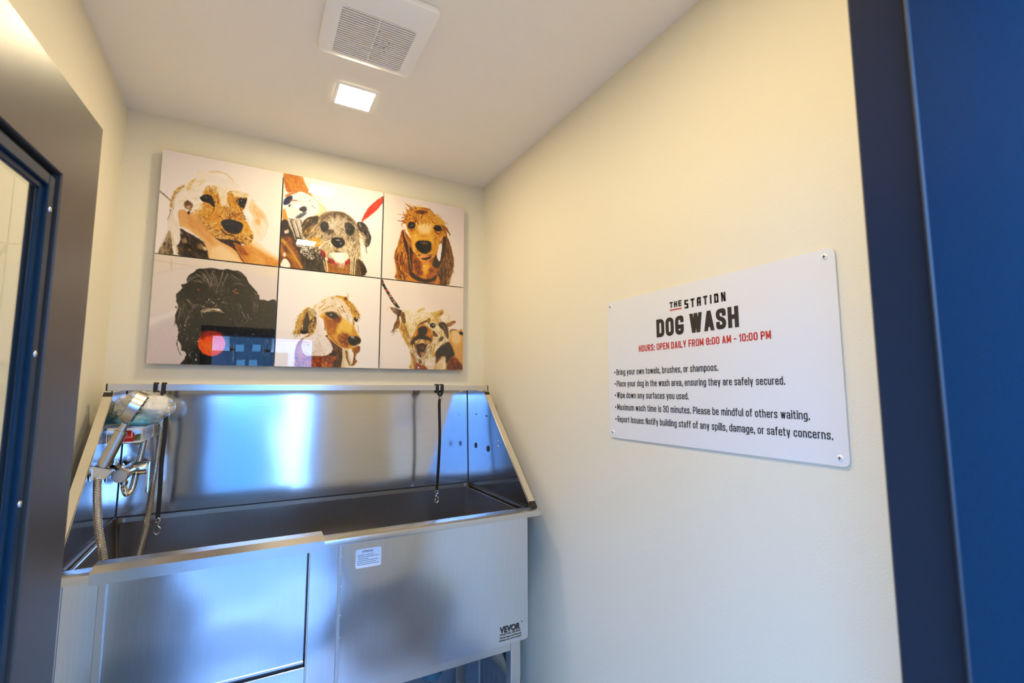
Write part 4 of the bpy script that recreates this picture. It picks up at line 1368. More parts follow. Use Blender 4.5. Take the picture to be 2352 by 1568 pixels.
    c.fill([(1190, 395), (1320, 405), (1430, 450), (1410, 500), (1290, 490), (1210, 470)], 'ecdabb', 16, .85, 'd9b878', .03, 20, 3)
    c.fur([(1180, 400), (1420, 440), (1400, 500), (1260, 490)], 90, 46, 8, [(1300, 450, 110), (1200, 450, 80)], ['f4e8d4', 'd9b472', 'b98a40', 'efe0c4'], 24, .7)
    c.fur([(740, 330), (860, 290), (970, 330), (990, 440), (940, 420), (850, 350), (780, 390)], 120, 60, 9, [(800, 340, 80), (930, 370, 100)], ['f4e8d8', 'e6cfa2', 'efe0c8', 'c8964a'], 26, .75)
    c.fur([(600, 640), (700, 560), (740, 640), (720, 720), (640, 740)], 70, 50, 9, [(670, 650, 130)], ['f2e6d4', 'e2c48c', 'c89848'], 26, .7)
    c.fur([(960, 380), (1100, 420), (1100, 640), (1010, 640)], 90, 60, 8, [(1040, 520, 88)], ['f6ecdc', 'e6cc98', 'd4ac62'], 14, .6)
    c.fur([(330, 420), (560, 240), (760, 200), (700, 330), (560, 420), (400, 560)], 80, 60, 10, [(500, 350, 140), (650, 260, 160)], ['f8f0e6', 'dcc49a', 'e9d8bc', 'cda96a'], 24, .45)
    # nose and mouth
    c.fill([(1005, 890), (1060, 850), (1150, 840), (1260, 870), (1340, 910), (1345, 990), (1300, 1050), (1220, 1075), (1120, 1050), (1050, 990)], '14141a', 8, 1, '23242c', .02, 20, 2)
    c.line([(1060, 930), (1150, 910), (1230, 905)], 26, 14, '55504e', .7, 14)
    c.blob(1080, 960, 30, 22, '07070a', 30, .4)
    c.blob(1260, 1010, 40, 26, '07070a', -20, .4)
    c.line([(1010, 1000), (1090, 1080), (1200, 1100), (1240, 1180)], 24, 12, '2a1808', .8, 10)
    c.line([(930, 1155), (1100, 1160), (1260, 1190), (1400, 1235)], 18, 14, '4a2a0c', .8, 8)
    # shadow under the chin, hands and forearms
    c.fill([(870, 1120), (1000, 1160), (1180, 1170), (1300, 1200), (1330, 1300), (1250, 1360), (1130, 1270), (960, 1180)], '5a3413', 12, 1, '1d0f06', .015, 40, 2)
    c.fill([(340, 720), (420, 690), (480, 730), (510, 790), (530, 720), (600, 730), (690, 880), (780, 1000), (860, 1090), (960, 1170), (1130, 1260), (1230, 1330), (1330, 1440), (1380, 1540), (860, 1475), (790, 1300), (700, 1160), (560, 1060), (440, 980), (360, 940)], 'e3b27a', 9, 1, 'd0935a', .006, 40, 2, 9)
    c.fill([(880, 1290), (1000, 1260), (1130, 1330), (1270, 1440), (1340, 1530), (870, 1470), (830, 1370)], 'eecb97', 40, .8)
    c.line([(505, 790), (500, 820), (540, 880)], 10, 20, 'c08550', .6, 12)
    c.line([(380, 965), (480, 1000), (580, 1070)], 12, 8, 'f3dcc2', .8, 7)
    c.line([(530, 725), (560, 715), (600, 740)], 16, 8, 'f6e6da', .8, 7)
    c.fill([(480, 735), (520, 700), (555, 690), (520, 720), (510, 780)], '2a1a10', 6)
    c.line([(620, 780), (680, 900), (780, 1020)], 30, 20, 'b87a42', .5, 24)
    c.fill([(1200, 1210), (1340, 1250), (1500, 1220), (1600, 1280), (1760, 1370), (1920, 1480), (1920, 1580), (1400, 1540), (1280, 1380)], 'dca05c', 10, 1, 'c07a34', .006, 40, 3, 10)
    c.fill([(1480, 1230), (1560, 1180), (1700, 1300), (1910, 1440), (1910, 1490), (1700, 1380)], 'edcb9c', 30, .8)
    c.line([(1200, 1220), (1270, 1370), (1370, 1520)], 14, 12, '3a2110', .9, 8)
    c.fill([(1220, 1220), (1330, 1260), (1400, 1340), (1430, 1400), (1320, 1400), (1260, 1320)], '8a5220', 26, .8)
    # right ear and far hand, pale under foam
    c.fill([(1480, 500), (1550, 600), (1640, 690), (1720, 800), (1740, 950), (1700, 1090), (1640, 1180), (1560, 1170), (1520, 1090), (1480, 960), (1500, 800), (1440, 700)], 'efd9bf', 12, 1, 'e2bd90', .008, 70, 2, 12)
    c.fur([(1490, 520), (1560, 640), (1560, 700), (1510, 760), (1470, 640)], 60, 60, 9, [(1520, 640, 60)], ['c8923e', 'e6c48a', 'f4e8d4'], 20, .7)
    c.fill([(1560, 720), (1640, 740), (1690, 820), (1640, 830), (1580, 780)], 'e6b07c', 16, .8)
    c.fill([(1540, 850), (1600, 840), (1620, 900), (1570, 930)], 'd89a56', 18, .7)
    c.line([(1530, 690), (1600, 850), (1620, 960)], 14, 8, 'c99a62', .7, 10)
    c.line([(1740, 920), (1720, 1040), (1680, 1120)], 8, 6, 'b49a80', .7, 8)
    c.fill([(1380, 720), (1440, 700), (1500, 800), (1490, 860), (1420, 800)], 'f6ece0', 18, .9)


def paint_black_dog(c):                                    # lower left: black dog with an orange ball
    c.fill([(-200, -200), (2200, -200), (2200, 2000), (-200, 2000)], 'd2c3ba', 4, 1, 'dacabc', .001, sp=False)
    c.fill([(-100, 250), (500, 140), (700, 120), (1100, 130), (1900, 300), (1900, 60), (60, -60)], 'ddccb6', 50, .9)
    c.line([(90, 40), (500, 110), (740, 130)], 14, 8, 'b8a68e', .5, 14)
    c.line([(330, 40), (330, 180)], 26, 22, 'b5a58e', .5, 16)
    c.line([(60, 250), (330, 180), (640, 140)], 16, 10, 'c9b8a8', .6, 18)
    c.fill([(-60, 900), (200, 830), (420, 740), (420, 830), (200, 960), (-60, 1060)], 'e6d8ca', 30, .8)
    c.fill([(-60, 1060), (380, 830), (420, 1000), (560, 1600), (-100, 1600)], 'c4b3ac', 50, .7)
    # body behind
    c.fill([(1560, 620), (1680, 620), (1830, 690), (1860, 1600), (540, 1600), (550, 1380), (700, 1000), (1400, 800)], '0d0c0d', 9, 1, '1c1a1b', .02, 30, 1)
    c.fur([(1580, 640), (1810, 700), (1810, 1060), (1560, 900)], 160, 34, 10, [(1700, 800, 60)], ['3a3636', '24211f', '0b0a0a', '544d48'], 80, .7)
    # head with hanging ears
    c.fill([(560, 370), (570, 290), (650, 220), (700, 170), (790, 165), (900, 155), (1040, 180), (1110, 170), (1200, 190), (1290, 200), (1380, 280), (1420, 360), (1500, 450), (1560, 540), (1580, 660), (1570, 800), (1540, 850), (1460, 780), (1430, 900), (1420, 1060), (1320, 1200), (1240, 1500), (560, 1530), (540, 1360), (470, 1310), (470, 1250), (420, 1150), (430, 1040), (390, 920), (385, 830), (430, 700), (400, 600), (410, 520), (480, 440), (470, 390)], '0c0a09', 7, 1, '181412', .02, 70, 2)
    gu = [(700, 300, 130), (650, 400, 140), (560, 600, 95), (500, 800, 100), (450, 1000, 100), (480, 1200, 80), (850, 300, 75), (900, 400, 80), (950, 220, 70), (1050, 300, 110), (1100, 250, 60), (1250, 300, 40), (1400, 450, 55), (1500, 650, 90), (1540, 800, 100), (1000, 480, 150), (900, 500, 200), (1100, 560, 20), (1250, 650, 60), (1350, 900, 70), (850, 620, 190), (640, 780, 140), (600, 950, 110), (700, 1200, 90)]
    c.fur([(620, 380), (700, 230), (1100, 220), (1330, 320), (1460, 480), (1400, 480), (1200, 400), (1050, 520), (800, 500), (660, 400)], 420, 60, 6, gu, ['6b6157', '3a342e', '8f8578', '1a1714', '2e2823'], 14, .5)
    c.fur([(780, 240), (950, 220), (1010, 400), (960, 520), (860, 420)], 150, 70, 6, [(850, 300, 60), (930, 400, 85), (960, 300, 100)], ['a89c8a', '7a6f60', 'd0c4b0', '2a2520', '171412'], 12, .6)
    c.fur([(940, 380), (1100, 360), (1160, 480), (1120, 560), (960, 560)], 150, 40, 6, [(1000, 450, 100), (1080, 480, 60)], ['b5a892', '7a705f', '4a4336', '1a1714', '120f0d'], 30, .65)
    c.fur([(600, 560), (800, 600), (860, 700), (700, 760), (560, 900), (500, 760), (560, 620)], 150, 70, 6, gu, ['5a5047', '332c26', '8a7f70', '120f0d'], 12, .55)
    c.fur([(1060, 540), (1240, 600), (1280, 760), (1220, 880), (1080, 720)], 130, 60, 6, gu, ['5a5047', '332c26', '8a7f70', '120f0d'], 12, .55)
    c.fur([(560, 760), (700, 690), (640, 850), (560, 960), (530, 960)], 50, 100, 6, [(600, 800, 130), (540, 950, 110)], ['9a8c76', '5b5142', 'c2b396'], 9, .6)
    c.fur([(1450, 500), (1550, 590), (1550, 780), (1490, 740)], 90, 80, 6, [(1520, 560, 70), (1540, 750, 95)], ['8d8376', '4d463e', 'c4baa8', '1d1916'], 9, .6)
    c.fur([(440, 530), (490, 470), (550, 600), (520, 860), (450, 1040), (420, 900)], 90, 90, 6, gu, ['3a332d', '5d544a', '1a1613', '2a2520'], 11, .6)
    # curls on the outline
    for q in ([(560, 360), (560, 290), (650, 220), (740, 190)], [(410, 600), (400, 530), (450, 490), (500, 480)], [(400, 620), (420, 660), (440, 650)], [(390, 700), (400, 720), (420, 690)], [(1560, 540), (1530, 570), (1470, 560)], [(1380, 290), (1410, 350), (1360, 360)], [(1240, 200), (1300, 220), (1320, 260)], [(430, 1150), (405, 1220), (430, 1310), (460, 1390)], [(385, 900), (375, 980)], [(470, 400), (530, 380), (560, 360)]):
        c.line(q, 12, 5, '0c0a09', .95, 5)
    for q in ([(570, 350), (600, 290), (660, 260)], [(1250, 215), (1300, 235), (1330, 270)], [(1500, 500), (1550, 560), (1500, 580)], [(520, 980), (540, 900), (620, 820)], [(540, 1180), (560, 1130), (540, 1060)], [(620, 1340), (680, 1330), (690, 1400)], [(1410, 800), (1415, 880), (1380, 930), (1300, 970)], [(1330, 780), (1370, 850), (1390, 880)]):
        c.line(q, 9, 4, 'b9ad98', .8, 6)
    for q in ([(700, 250), (780, 300), (850, 380)], [(760, 220), (840, 300), (890, 400)], [(820, 200), (880, 280), (930, 400)], [(900, 190), (920, 290), (950, 420)], [(1060, 210), (1040, 300), (1000, 410)], [(1130, 240), (1090, 320), (1040, 420)], [(1180, 250), (1240, 300), (1320, 330)], [(600, 330), (650, 290), (700, 280)], [(650, 340), (720, 330), (790, 370)], [(1180, 400), (1260, 360), (1350, 400)], [(620, 700), (660, 680), (740, 690)], [(560, 600), (600, 640), (620, 700)], [(1260, 650), (1290, 720), (1300, 800)], [(470, 700), (450, 800), (420, 900)], [(520, 650), (500, 760), (470, 880)]):
        for k in range(5):
            o = c.rng.randn(2) * 16
            c.line([(x + o[0], y + o[1]) for x, y in q], 6, 3, ['9f9484', 'c8bca8', '7d7366'][k % 3], .65, 5)
    # brows, eyes
    c.fill([(600, 420), (680, 380), (800, 400), (840, 420), (760, 480), (640, 500)], '070505', 16, .9)
    c.fill([(1170, 440), (1230, 390), (1330, 420), (1330, 500), (1230, 520)], '070505', 14, .9)
    c.blob(720, 465, 26, 18, '6b3018', 10, .5, .9)
    c.blob(712, 460, 9, 7, 'd08a68', 0, .4, .9)
    c.eye(1243, 470, 44, 20, '7a3a10', 38)
    c.line([(1200, 470), (1240, 505), (1285, 510)], 10, 7, 'd88a4c', .9, 6)
    # muzzle, nose, mouth
    c.fill([(740, 770), (800, 720), (900, 720), (1020, 740), (1080, 790), (1060, 800), (940, 770), (860, 780), (800, 800)], '9a8b78', 10, .95, '6a5c4a', .04, 10, 2)
    c.blob(990, 745, 40, 16, 'd8c8b6', 8, .5, .9)
    c.line([(800, 780), (850, 745), (960, 735)], 14, 9, 'c4b49c', .8, 8)
    c.line([(750, 780), (770, 850), (840, 880)], 12, 8, 'a89a80', .8, 8)
    c.fill([(800, 790), (900, 780), (1060, 800), (1040, 900), (860, 880)], '060505', 10, .95)
    for x, y in ((790, 700), (770, 705), (900, 630), (930, 650), (1060, 640), (1000, 600), (860, 600), (950, 700)):
        c.blob(x, y, 15, 9, 'b8ab98', 30, .5, .8)
    c.fur([(820, 600), (1080, 600), (1080, 700), (840, 690)], 70, 34, 8, [(950, 650, 0)], ['8d8070', '564d42', '1a1613', 'c9bca8'], 60, .8)
    c.fill([(690, 900), (920, 870), (1060, 900), (1180, 1000), (1100, 1500), (700, 1500), (640, 1200)], '080606', 22, .9)
    # orange ball in the mouth
    c.blob(898, 1222, 192, 178, 'e85a08', 0, .03)
    c.fill([(720, 1080), (800, 1040), (1000, 1050), (1090, 1110), (1000, 1100), (840, 1120), (760, 1160)], '7a2606', 24, .85)
    c.blob(860, 1270, 110, 90, 'f47a1c', 0, .8, .6)
    # drips
    c.drops([(440, 960), (700, 1000), (700, 1480), (560, 1480)], 26, 8, 'cfc6b8', .8)
    c.drops([(1100, 900), (1700, 900), (1750, 1100), (1300, 1480)], 22, 7, 'cfc6b8', .7)
    c.line([(1215, 1220), (1205, 1330), (1200, 1480)], 16, 20, 'a8a29a', .6, 8)
    c.blob(678, 1450, 12, 18, 'd8d0c4', 0, .4, .9)
    c.fur([(1600, 1160), (1740, 1200), (1730, 1400), (1650, 1440)], 40, 60, 12, [(1680, 1300, 120)], ['6a625c', '9a9088', '2a2624'], 30, .7)


def paint_terrier(c):                                      # upper middle: grey and tan terrier under a shower
    c.fill([(-100, -100), (1700, -100), (1700, 1700), (-100, 1700)], 'f6ebdd', 4, 1, 'f3e4d2', .0012, sp=False)
    c.fill([(500, -50), (1600, -50), (1600, 900), (700, 500)], 'faf3e9', 150, .7)
    # forearm and glass shower head
    c.fill([(80, 0), (320, 40), (400, 190), (480, 320), (560, 420), (700, 560), (560, 640), (460, 420), (300, 300), (140, 300), (90, 200)], 'cf8a3c', 9, 1, 'b36718', .02, 60, 5, 3)
    c.fur([(90, 10), (310, 50), (460, 300), (420, 330), (130, 290)], 90, 90, 9, [(200, 150, 60), (350, 220, 65)], ['a65c12', 'e0a050', 'c47a28', 'd99440'], 12, .7)
    c.fill([(480, 330), (560, 420), (700, 560), (600, 640), (500, 640), (540, 520)], 'efd3ab', 24, .9)
    c.fill([(110, 330), (220, 290), (340, 290), (470, 350), (560, 430), (595, 520), (560, 600), (440, 660), (300, 710), (120, 710), (90, 600), (80, 500)], 'e6e0d4', 8, 1, 'f4efe4', .012, 30, 2, 4)
    c.fill([(75, 420), (130, 360), (195, 350), (200, 400), (150, 470), (75, 480)], '1d2c55', 9)
    c.fill([(100, 340), (220, 285), (300, 290), (200, 330), (120, 365)], 'b56a34', 8, .9)
    c.fill([(80, 520), (240, 530), (330, 600), (340, 640), (140, 680), (100, 640)], 'd9d2c4', 8, .9, 'e8e2d6', .03)
    c.fill([(180, 420), (300, 400), (390, 470), (310, 510), (200, 520)], 'c3cbc8', 14, .9)
    c.blob(280, 490, 60, 26, 'f4f8fa', -10, .5)
    c.fill([(300, 550), (340, 510), (400, 510), (415, 560), (370, 590)], '3c3640', 8)
    c.fill([(250, 660), (340, 600), (410, 590), (380, 640), (300, 680)], '3d4652', 12, .8)
    c.line([(180, 410), (270, 420)], 16, 10, '8a4030', .8, 6)
    c.line([(155, 500), (170, 485)], 22, 16, '1c1c1c', .9, 6)
    c.line([(450, 410), (465, 440)], 12, 8, '8d4a3c', .8, 5)
    c.line([(490, 490), (535, 530)], 14, 6, '8d5a4c', .8, 5)
    c.line([(130, 685), (240, 690), (340, 650)], 12, 10, '4a3a2c', .8, 6)
    c.fill([(60, 560), (100, 560), (130, 700), (60, 690)], 'e08a3c', 9, .95)
    # water jets
    # body
    c.fill([(50, 720), (150, 730), (260, 960), (360, 1200), (700, 1300), (1150, 1250), (1210, 1540), (10, 1420), (30, 1000)], '5b4428', 10, 1, '33261a', .015, 70, 3, 9)
    c.fill([(50, 730), (150, 740), (190, 860), (180, 960), (50, 940)], '3a2a22', 16, .9)
    c.fill([(40, 980), (180, 960), (240, 1080), (330, 1260), (380, 1420), (20, 1400)], 'b07828', 18, 1, '6b4416', .015, 60, 3, 4, 1.4)
    c.fill([(30, 1380), (60, 1290), (100, 1270), (150, 1320), (165, 1400)], 'f4e6d2', 8)
    c.line([(60, 1000), (180, 1160), (330, 1400)], 40, 30, 'd9a858', .6, 28)
    c.fill([(140, 720), (340, 700), (370, 960), (300, 990), (230, 920)], 'b8ab96', 10, .9, '6a5c48', .04, 70, 6)
    for i in range(9):
        c.line([(155 + i * 24, 720), (250 + i * 20, 990)], 9, 7, ['efe6d6', '2a2018', 'd9cdb8'][i % 3], .9, 5)
    c.fill([(260, 970), (380, 1000), (620, 1130), (700, 1480), (420, 1460), (300, 1200)], '2b2620', 14, .95, '544a3c', .03, 70, 2)
    c.drops([(260, 1040), (600, 1080), (560, 1260), (400, 1260)], 200, 9, 'e0d6c4', .75)
    c.fur([(380, 1160), (640, 1200), (700, 1480), (420, 1440)], 160, 80, 10, [(500, 1300, 100)], ['1a1612', '6a604e', '95886e', '3a3226'], 14, .75)
    c.fill([(700, 1280), (760, 1340), (1040, 1330), (1060, 1500), (700, 1470)], 'a8743c', 12, 1, '8a5a2a', .03, 90, 2)
    c.fill([(1060, 1260), (1160, 1240), (1210, 1530), (1060, 1510)], '8a744e', 10, .9, '5a4a32', .03, 80, 3)
    # red lead
    c.fill([(1220, 710), (1270, 600), (1350, 490), (1450, 410), (1560, 340), (1560, 400), (1460, 540), (1340, 650), (1225, 730)], 'dc5a44', 7, 1, 'c8412e', .02, -50, 4)
    # head
    c.fill([(600, 650), (680, 590), (760, 570), (860, 575), (980, 600), (1080, 670), (1140, 740), (1180, 860), (1190, 1000), (1200, 1150), (1180, 1250), (1050, 1280), (980, 1340), (860, 1340), (740, 1280), (640, 1200), (560, 1100), (420, 1000), (380, 940), (430, 800), (530, 730)], '8d7a62', 9, 1, 'b8a587', .015, 80, 3, 5)
    gu = [(700, 640, 150), (850, 600, 90), (1000, 680, 40), (620, 750, 130), (560, 880, 135), (500, 980, 140), (720, 800, 120), (850, 750, 80), (850, 900, 85), (1000, 800, 60), (1100, 900, 80), (1130, 1100, 95), (700, 1000, 150), (760, 1150, 110), (880, 1200, 90), (1000, 1150, 75), (1100, 1200, 90), (650, 1150, 130)]
    hd = [(600, 660), (760, 575), (980, 610), (1140, 760), (1190, 1000), (1190, 1240), (980, 1320), (760, 1280), (600, 1120), (400, 970), (440, 800)]
    c.fur(hd, 420, 90, 9, gu, ['4a3c2c', '2a221a', 'd8c6a4', 'b09470', '7a6850', 'efe2c8'], 18, .7)
    c.fill([(620, 690), (740, 600), (900, 580), (1060, 680), (1120, 780), (980, 660), (840, 630), (700, 680), (580, 800)], '5a4a38', 18, .6)
    c.fur([(600, 660), (760, 580), (980, 610), (1120, 750), (980, 700), (840, 650), (680, 720)], 130, 80, 8, gu, ['3a2e22', '6d5c46', 'a8977a', '241c14'], 16, .7)
    c.fill([(700, 740), (800, 690), (960, 700), (960, 800), (860, 860), (760, 820)], 'd2c4ac', 26, .7, '9a8a70', .03, 70, 3)
    c.fur([(690, 720), (960, 680), (980, 800), (900, 960), (800, 960), (740, 820)], 130, 60, 8, gu, ['efe6d4', '4a3e30', 'c9b896', '8a795e'], 26, .8)
    # ears
    c.fill([(350, 760), (410, 680), (500, 650), (590, 650), (560, 760), (470, 800), (430, 900), (400, 960), (350, 900)], '2e2218', 9, 1, '5a4426', .03, 110, 3)
    c.fur([(370, 720), (580, 650), (540, 780), (420, 900)], 70, 90, 8, [(450, 720, 140), (420, 850, 100)], ['8a6a38', '1a120c', 'c4a060', '4b3620'], 14, .8)
    c.fur([(420, 800), (620, 780), (640, 1000), (520, 1060), (400, 980)], 150, 100, 9, [(500, 900, 130), (580, 1000, 120)], ['d9b873', '7d5f2c', 'f0dfb4', '3a2a16', 'b08c48'], 14, .8)
    c.fill([(1150, 750), (1230, 735), (1300, 800), (1340, 900), (1360, 970), (1330, 1080), (1290, 1100), (1260, 1060), (1270, 960), (1200, 900)], '2f2b2a', 8, 1, '57504a', .025, 80, 4)
    c.fur([(1160, 750), (1240, 740), (1320, 850), (1320, 1020), (1250, 960), (1190, 880)], 80, 90, 8, [(1230, 820, 60), (1310, 950, 95)], ['7d7468', '1a1817', 'b0a48e', '3d3834'], 14, .75)
    c.fur([(1160, 860), (1260, 920), (1270, 1040), (1180, 1050)], 60, 80, 8, [(1220, 960, 50)], ['c9a868', '8a6c38', 'efe0bc'], 16, .8)
    c.line([(1290, 1080), (1285, 1150), (1300, 1190)], 18, 6, '3a3632', .9, 6)
    # tan cheek
    c.fill([(440, 1000), (560, 960), (640, 1030), (560, 1100), (480, 1060)], 'd99a34', 20, .7)
    # eyes
    c.fill([(610, 780), (660, 730), (730, 760), (720, 860), (650, 880)], '1d1814', 14, .95)
    c.eye(672, 792, 38, 0, '2f4a78', 42)
    c.fill([(700, 850), (800, 860), (740, 930)], '3a3026', 18, .7)
    c.fill([(970, 770), (1030, 740), (1110, 800), (1110, 880), (1050, 940), (990, 880)], '2a2622', 16, .95)
    c.eye(1050, 850, 46, 30, '242a30', 46)
    c.fur([(960, 740), (1120, 790), (1100, 930), (1000, 900)], 40, 70, 8, [(1040, 830, 60)], ['8d8373', '1a1613', 'b9ad98'], 20, .6)
    # muzzle
    c.fur([(640, 1020), (800, 940), (1000, 980), (1190, 1060), (1190, 1240), (960, 1260), (720, 1200), (560, 1110)], 300, 110, 9, gu, ['efe0bc', 'd4b97e', '8a7044', 'f6ecd4', '5a4526', 'c9a55e'], 16, .8)
    c.line([(600, 1110), (680, 1030), (790, 1000)], 26, 14, 'e8d8b8', .8, 10)
    c.fill([(770, 1010), (790, 970), (870, 960), (940, 980), (970, 1020), (960, 1080), (900, 1115), (840, 1105), (790, 1060)], '0f0d0e', 7)
    c.blob(870, 1000, 34, 9, 'b8b4b0', 5, .5, .8)
    c.blob(915, 1048, 13, 16, 'dcdcdc', 30, .4, .6)
    c.blob(820, 1030, 16, 20, '030303', 0, .4)
    c.fill([(820, 1160), (900, 1170), (920, 1180), (870, 1185)], '2a1c12', 8)
    c.fill([(760, 1200), (880, 1180), (1020, 1200), (1010, 1290), (920, 1340), (840, 1310)], 'f5efe2', 16, 1, 'e6d9c2', .02, 85, 3)
    # red collar
    c.fill([(610, 1140), (680, 1180), (690, 1260), (650, 1250)], '8a1f22', 9, .95)
    c.fill([(730, 1260), (790, 1290), (860, 1330), (950, 1340), (1040, 1270), (1040, 1340), (960, 1370), (850, 1370), (740, 1310)], '8a1a1c', 9, .95, 'b03a34', .03)
    c.fur([(830, 1290), (960, 1290), (960, 1370), (860, 1360)], 40, 60, 10, [(900, 1320, 90)], ['f4ecde', 'e0cfae'], 18, .85)
    # streams of water
    for q, w_ in (([(690, 1260), (710, 1360), (720, 1470)], 16), ([(1060, 1250), (1065, 1380), (1050, 1500)], 14), ([(1095, 1250), (1090, 1380), (1080, 1510)], 12), ([(1130, 1260), (1120, 1380), (1110, 1510)], 12), ([(660, 1300), (700, 1470)], 10)):
        c.line(q, w_, w_, 'f0e2c2', .85, 6)
        c.line([(x + w_ * .7, y) for x, y in q], 5, 5, 'b48a40', .7, 4)
    c.drops([(80, 860), (130, 860), (130, 900), (80, 900)], 2, 26, 'd8c8b4', .9)
    c.drops([(60, 1200), (100, 1200), (100, 1240), (60, 1240)], 2, 22, 'e8d8c0', .9)
    c.drops([(1180, 1180), (1340, 1180), (1340, 1460), (1230, 1460)], 8, 5, '6a5c4c', .8)


def paint_gold_spaniel(c):                                 # upper right: golden spaniel pup looking straight out
    c.fill([(-50, -100), (1500, -100), (1500, 1700), (-50, 1700)], 'e6d2c6', 4, 1, 'eadac8', .001, sp=False)
    c.fill([(-60, -50), (260, -50), (260, 1500), (-60, 1500)], 'f2e2cc', 140, .8)
    c.fill([(700, 100), (1400, 200), (1400, 900), (1100, 600)], 'e0cdc6', 150, .7)
    # body, ears
    c.fill([(400, 620), (340, 760), (300, 900), (255, 1030), (270, 1180), (290, 1300), (290, 1430), (700, 1490), (1110, 1530), (1160, 1430), (1210, 1300), (1225, 1130), (1200, 1000), (1170, 880), (1130, 760), (1080, 700), (900, 900), (560, 800)], '8a5414', 9, 1, 'b06c18', .012, 75, 3, 2)
    c.fill([(400, 640), (350, 780), (300, 920), (260, 1040), (275, 1200), (290, 1320), (300, 1420), (490, 1440), (500, 1200), (440, 1000), (420, 800)], 'c07818', 12, 1, '7a4410', .014, 80, 3, 7, 1.3)
    c.fur([(400, 640), (300, 920), (260, 1060), (290, 1420), (490, 1430), (470, 1100), (420, 800)], 190, 120, 13, [(350, 800, 105), (300, 1000, 95), (350, 1200, 75), (400, 1350, 65)], ['e8a63c', '5a300a', 'c98224', '3a1e08', 'f2c062', '8a4f10'], 14, .65)
    c.fill([(1080, 740), (1140, 780), (1180, 900), (1215, 1050), (1225, 1150), (1205, 1320), (1150, 1450), (1110, 1530), (980, 1500), (960, 1250), (1050, 1100), (1100, 900)], '7a5020', 12, 1, '4a3014', .016, 78, 3, 8, 1.3)
    c.fur([(1090, 760), (1220, 1080), (1200, 1320), (1110, 1520), (980, 1490), (980, 1200), (1080, 950)], 180, 120, 13, [(1150, 900, 80), (1170, 1100, 92), (1100, 1350, 100)], ['a8783a', '2f1c0a', 'c99a54', '573812', '8a5f28'], 14, .6)
    c.fill([(400, 640), (440, 760), (480, 880), (560, 960), (570, 1200), (540, 1290), (490, 1250), (470, 1050), (420, 880), (395, 740)], '2a160a', 14, .92, '4a2a10', .03, 80, 3)
    c.fill([(1070, 730), (1100, 800), (1080, 960), (1050, 1100), (960, 1250), (880, 1200), (900, 1100), (960, 1020), (1030, 900)], '2a170b', 16, .92)
    c.line([(480, 800), (495, 960), (505, 1100), (530, 1260)], 26, 20, '9a8068', .7, 12)
    c.fill([(985, 870), (1020, 845), (1035, 880), (1025, 1000), (1000, 1130), (965, 1110), (950, 1030), (970, 930)], 'ece0d2', 10)
    # chest and collar
    c.fill([(560, 1010), (640, 1080), (780, 1140), (890, 1090), (870, 1200), (920, 1300), (860, 1420), (700, 1420), (580, 1340), (550, 1180)], 'c47a12', 16, 1, '8a4e0e', .016, 80, 2, 4, 1.4)
    c.blob(770, 1250, 60, 110, 'f0ae34', 10, .7, .8)
    c.blob(740, 1217, 11, 11, 'fff4d0', 0, .4)
    for x, y, r in ((640, 1230, 60), (680, 1330, 50), (860, 1290, 50), (590, 1150, 40)):
        c.blob(x, y, r, r * .8, '5e300c', 20, .7, .7)
    c.fill([(500, 1290), (560, 1330), (640, 1390), (760, 1430), (860, 1420), (940, 1370), (930, 1440), (840, 1480), (740, 1490), (600, 1450), (520, 1370)], '2a1712', 12, .95)
    c.fill([(470, 1380), (560, 1420), (700, 1480), (900, 1500), (960, 1380), (970, 1510), (480, 1460)], 'cf8222', 12, .8)
    # head
    c.fill([(470, 640), (450, 560), (420, 500), (430, 400), (480, 300), (560, 255), (680, 250), (780, 270), (880, 340), (960, 410), (1040, 480), (1090, 560), (1120, 640), (1100, 720), (1040, 740), (1000, 800), (990, 880), (950, 980), (890, 1060), (820, 1110), (740, 1130), (660, 1080), (610, 1010), (560, 970), (540, 880), (530, 780)], 'd79a36', 9, 1, 'c4821e', .012, 70, 2, 3)
    c.fill([(640, 520), (760, 510), (860, 540), (850, 640), (800, 700), (700, 690), (640, 620)], 'efc88c', 50, .95)
    c.fill([(600, 720), (760, 680), (880, 740), (900, 860), (820, 800), (700, 790), (620, 830)], 'e2a842', 34, .8)
    c.blob(730, 730, 60, 26, 'b87a2c', 0, .8, .6)
    c.fill([(540, 740), (620, 700), (600, 960), (560, 960)], 'e9b04c', 24, .7)
    c.fur([(490, 620), (640, 560), (600, 760), (560, 900), (530, 760)], 70, 36, 7, [(560, 700, 100)], ['f2cc80', 'b87622', 'd9a03c'], 20, .6)
    c.fur([(870, 640), (1040, 700), (980, 880), (900, 820)], 110, 34, 7, [(950, 760, 80)], ['8a5210', 'f0c878', 'c08226', '5c340a'], 24, .7)
    # top tuft
    tu = [(440, 420), (520, 280), (700, 250), (880, 340), (1060, 500), (900, 520), (760, 500), (640, 520), (560, 480), (470, 560)]
    c.fur(tu, 220, 110, 11, [(500, 350, 240), (600, 300, 230), (640, 400, 100), (720, 330, 30), (800, 420, 150), (900, 420, 30), (1000, 480, 35), (480, 480, 200)], ['8a4a0e', 'e4ac48', '5a2c08', 'f2c872', 'c07a1e', 'b06a14'], 24, .75)
    c.fill([(600, 330), (660, 300), (730, 310), (800, 330), (740, 370), (650, 360)], '3a1c08', 14, .7)
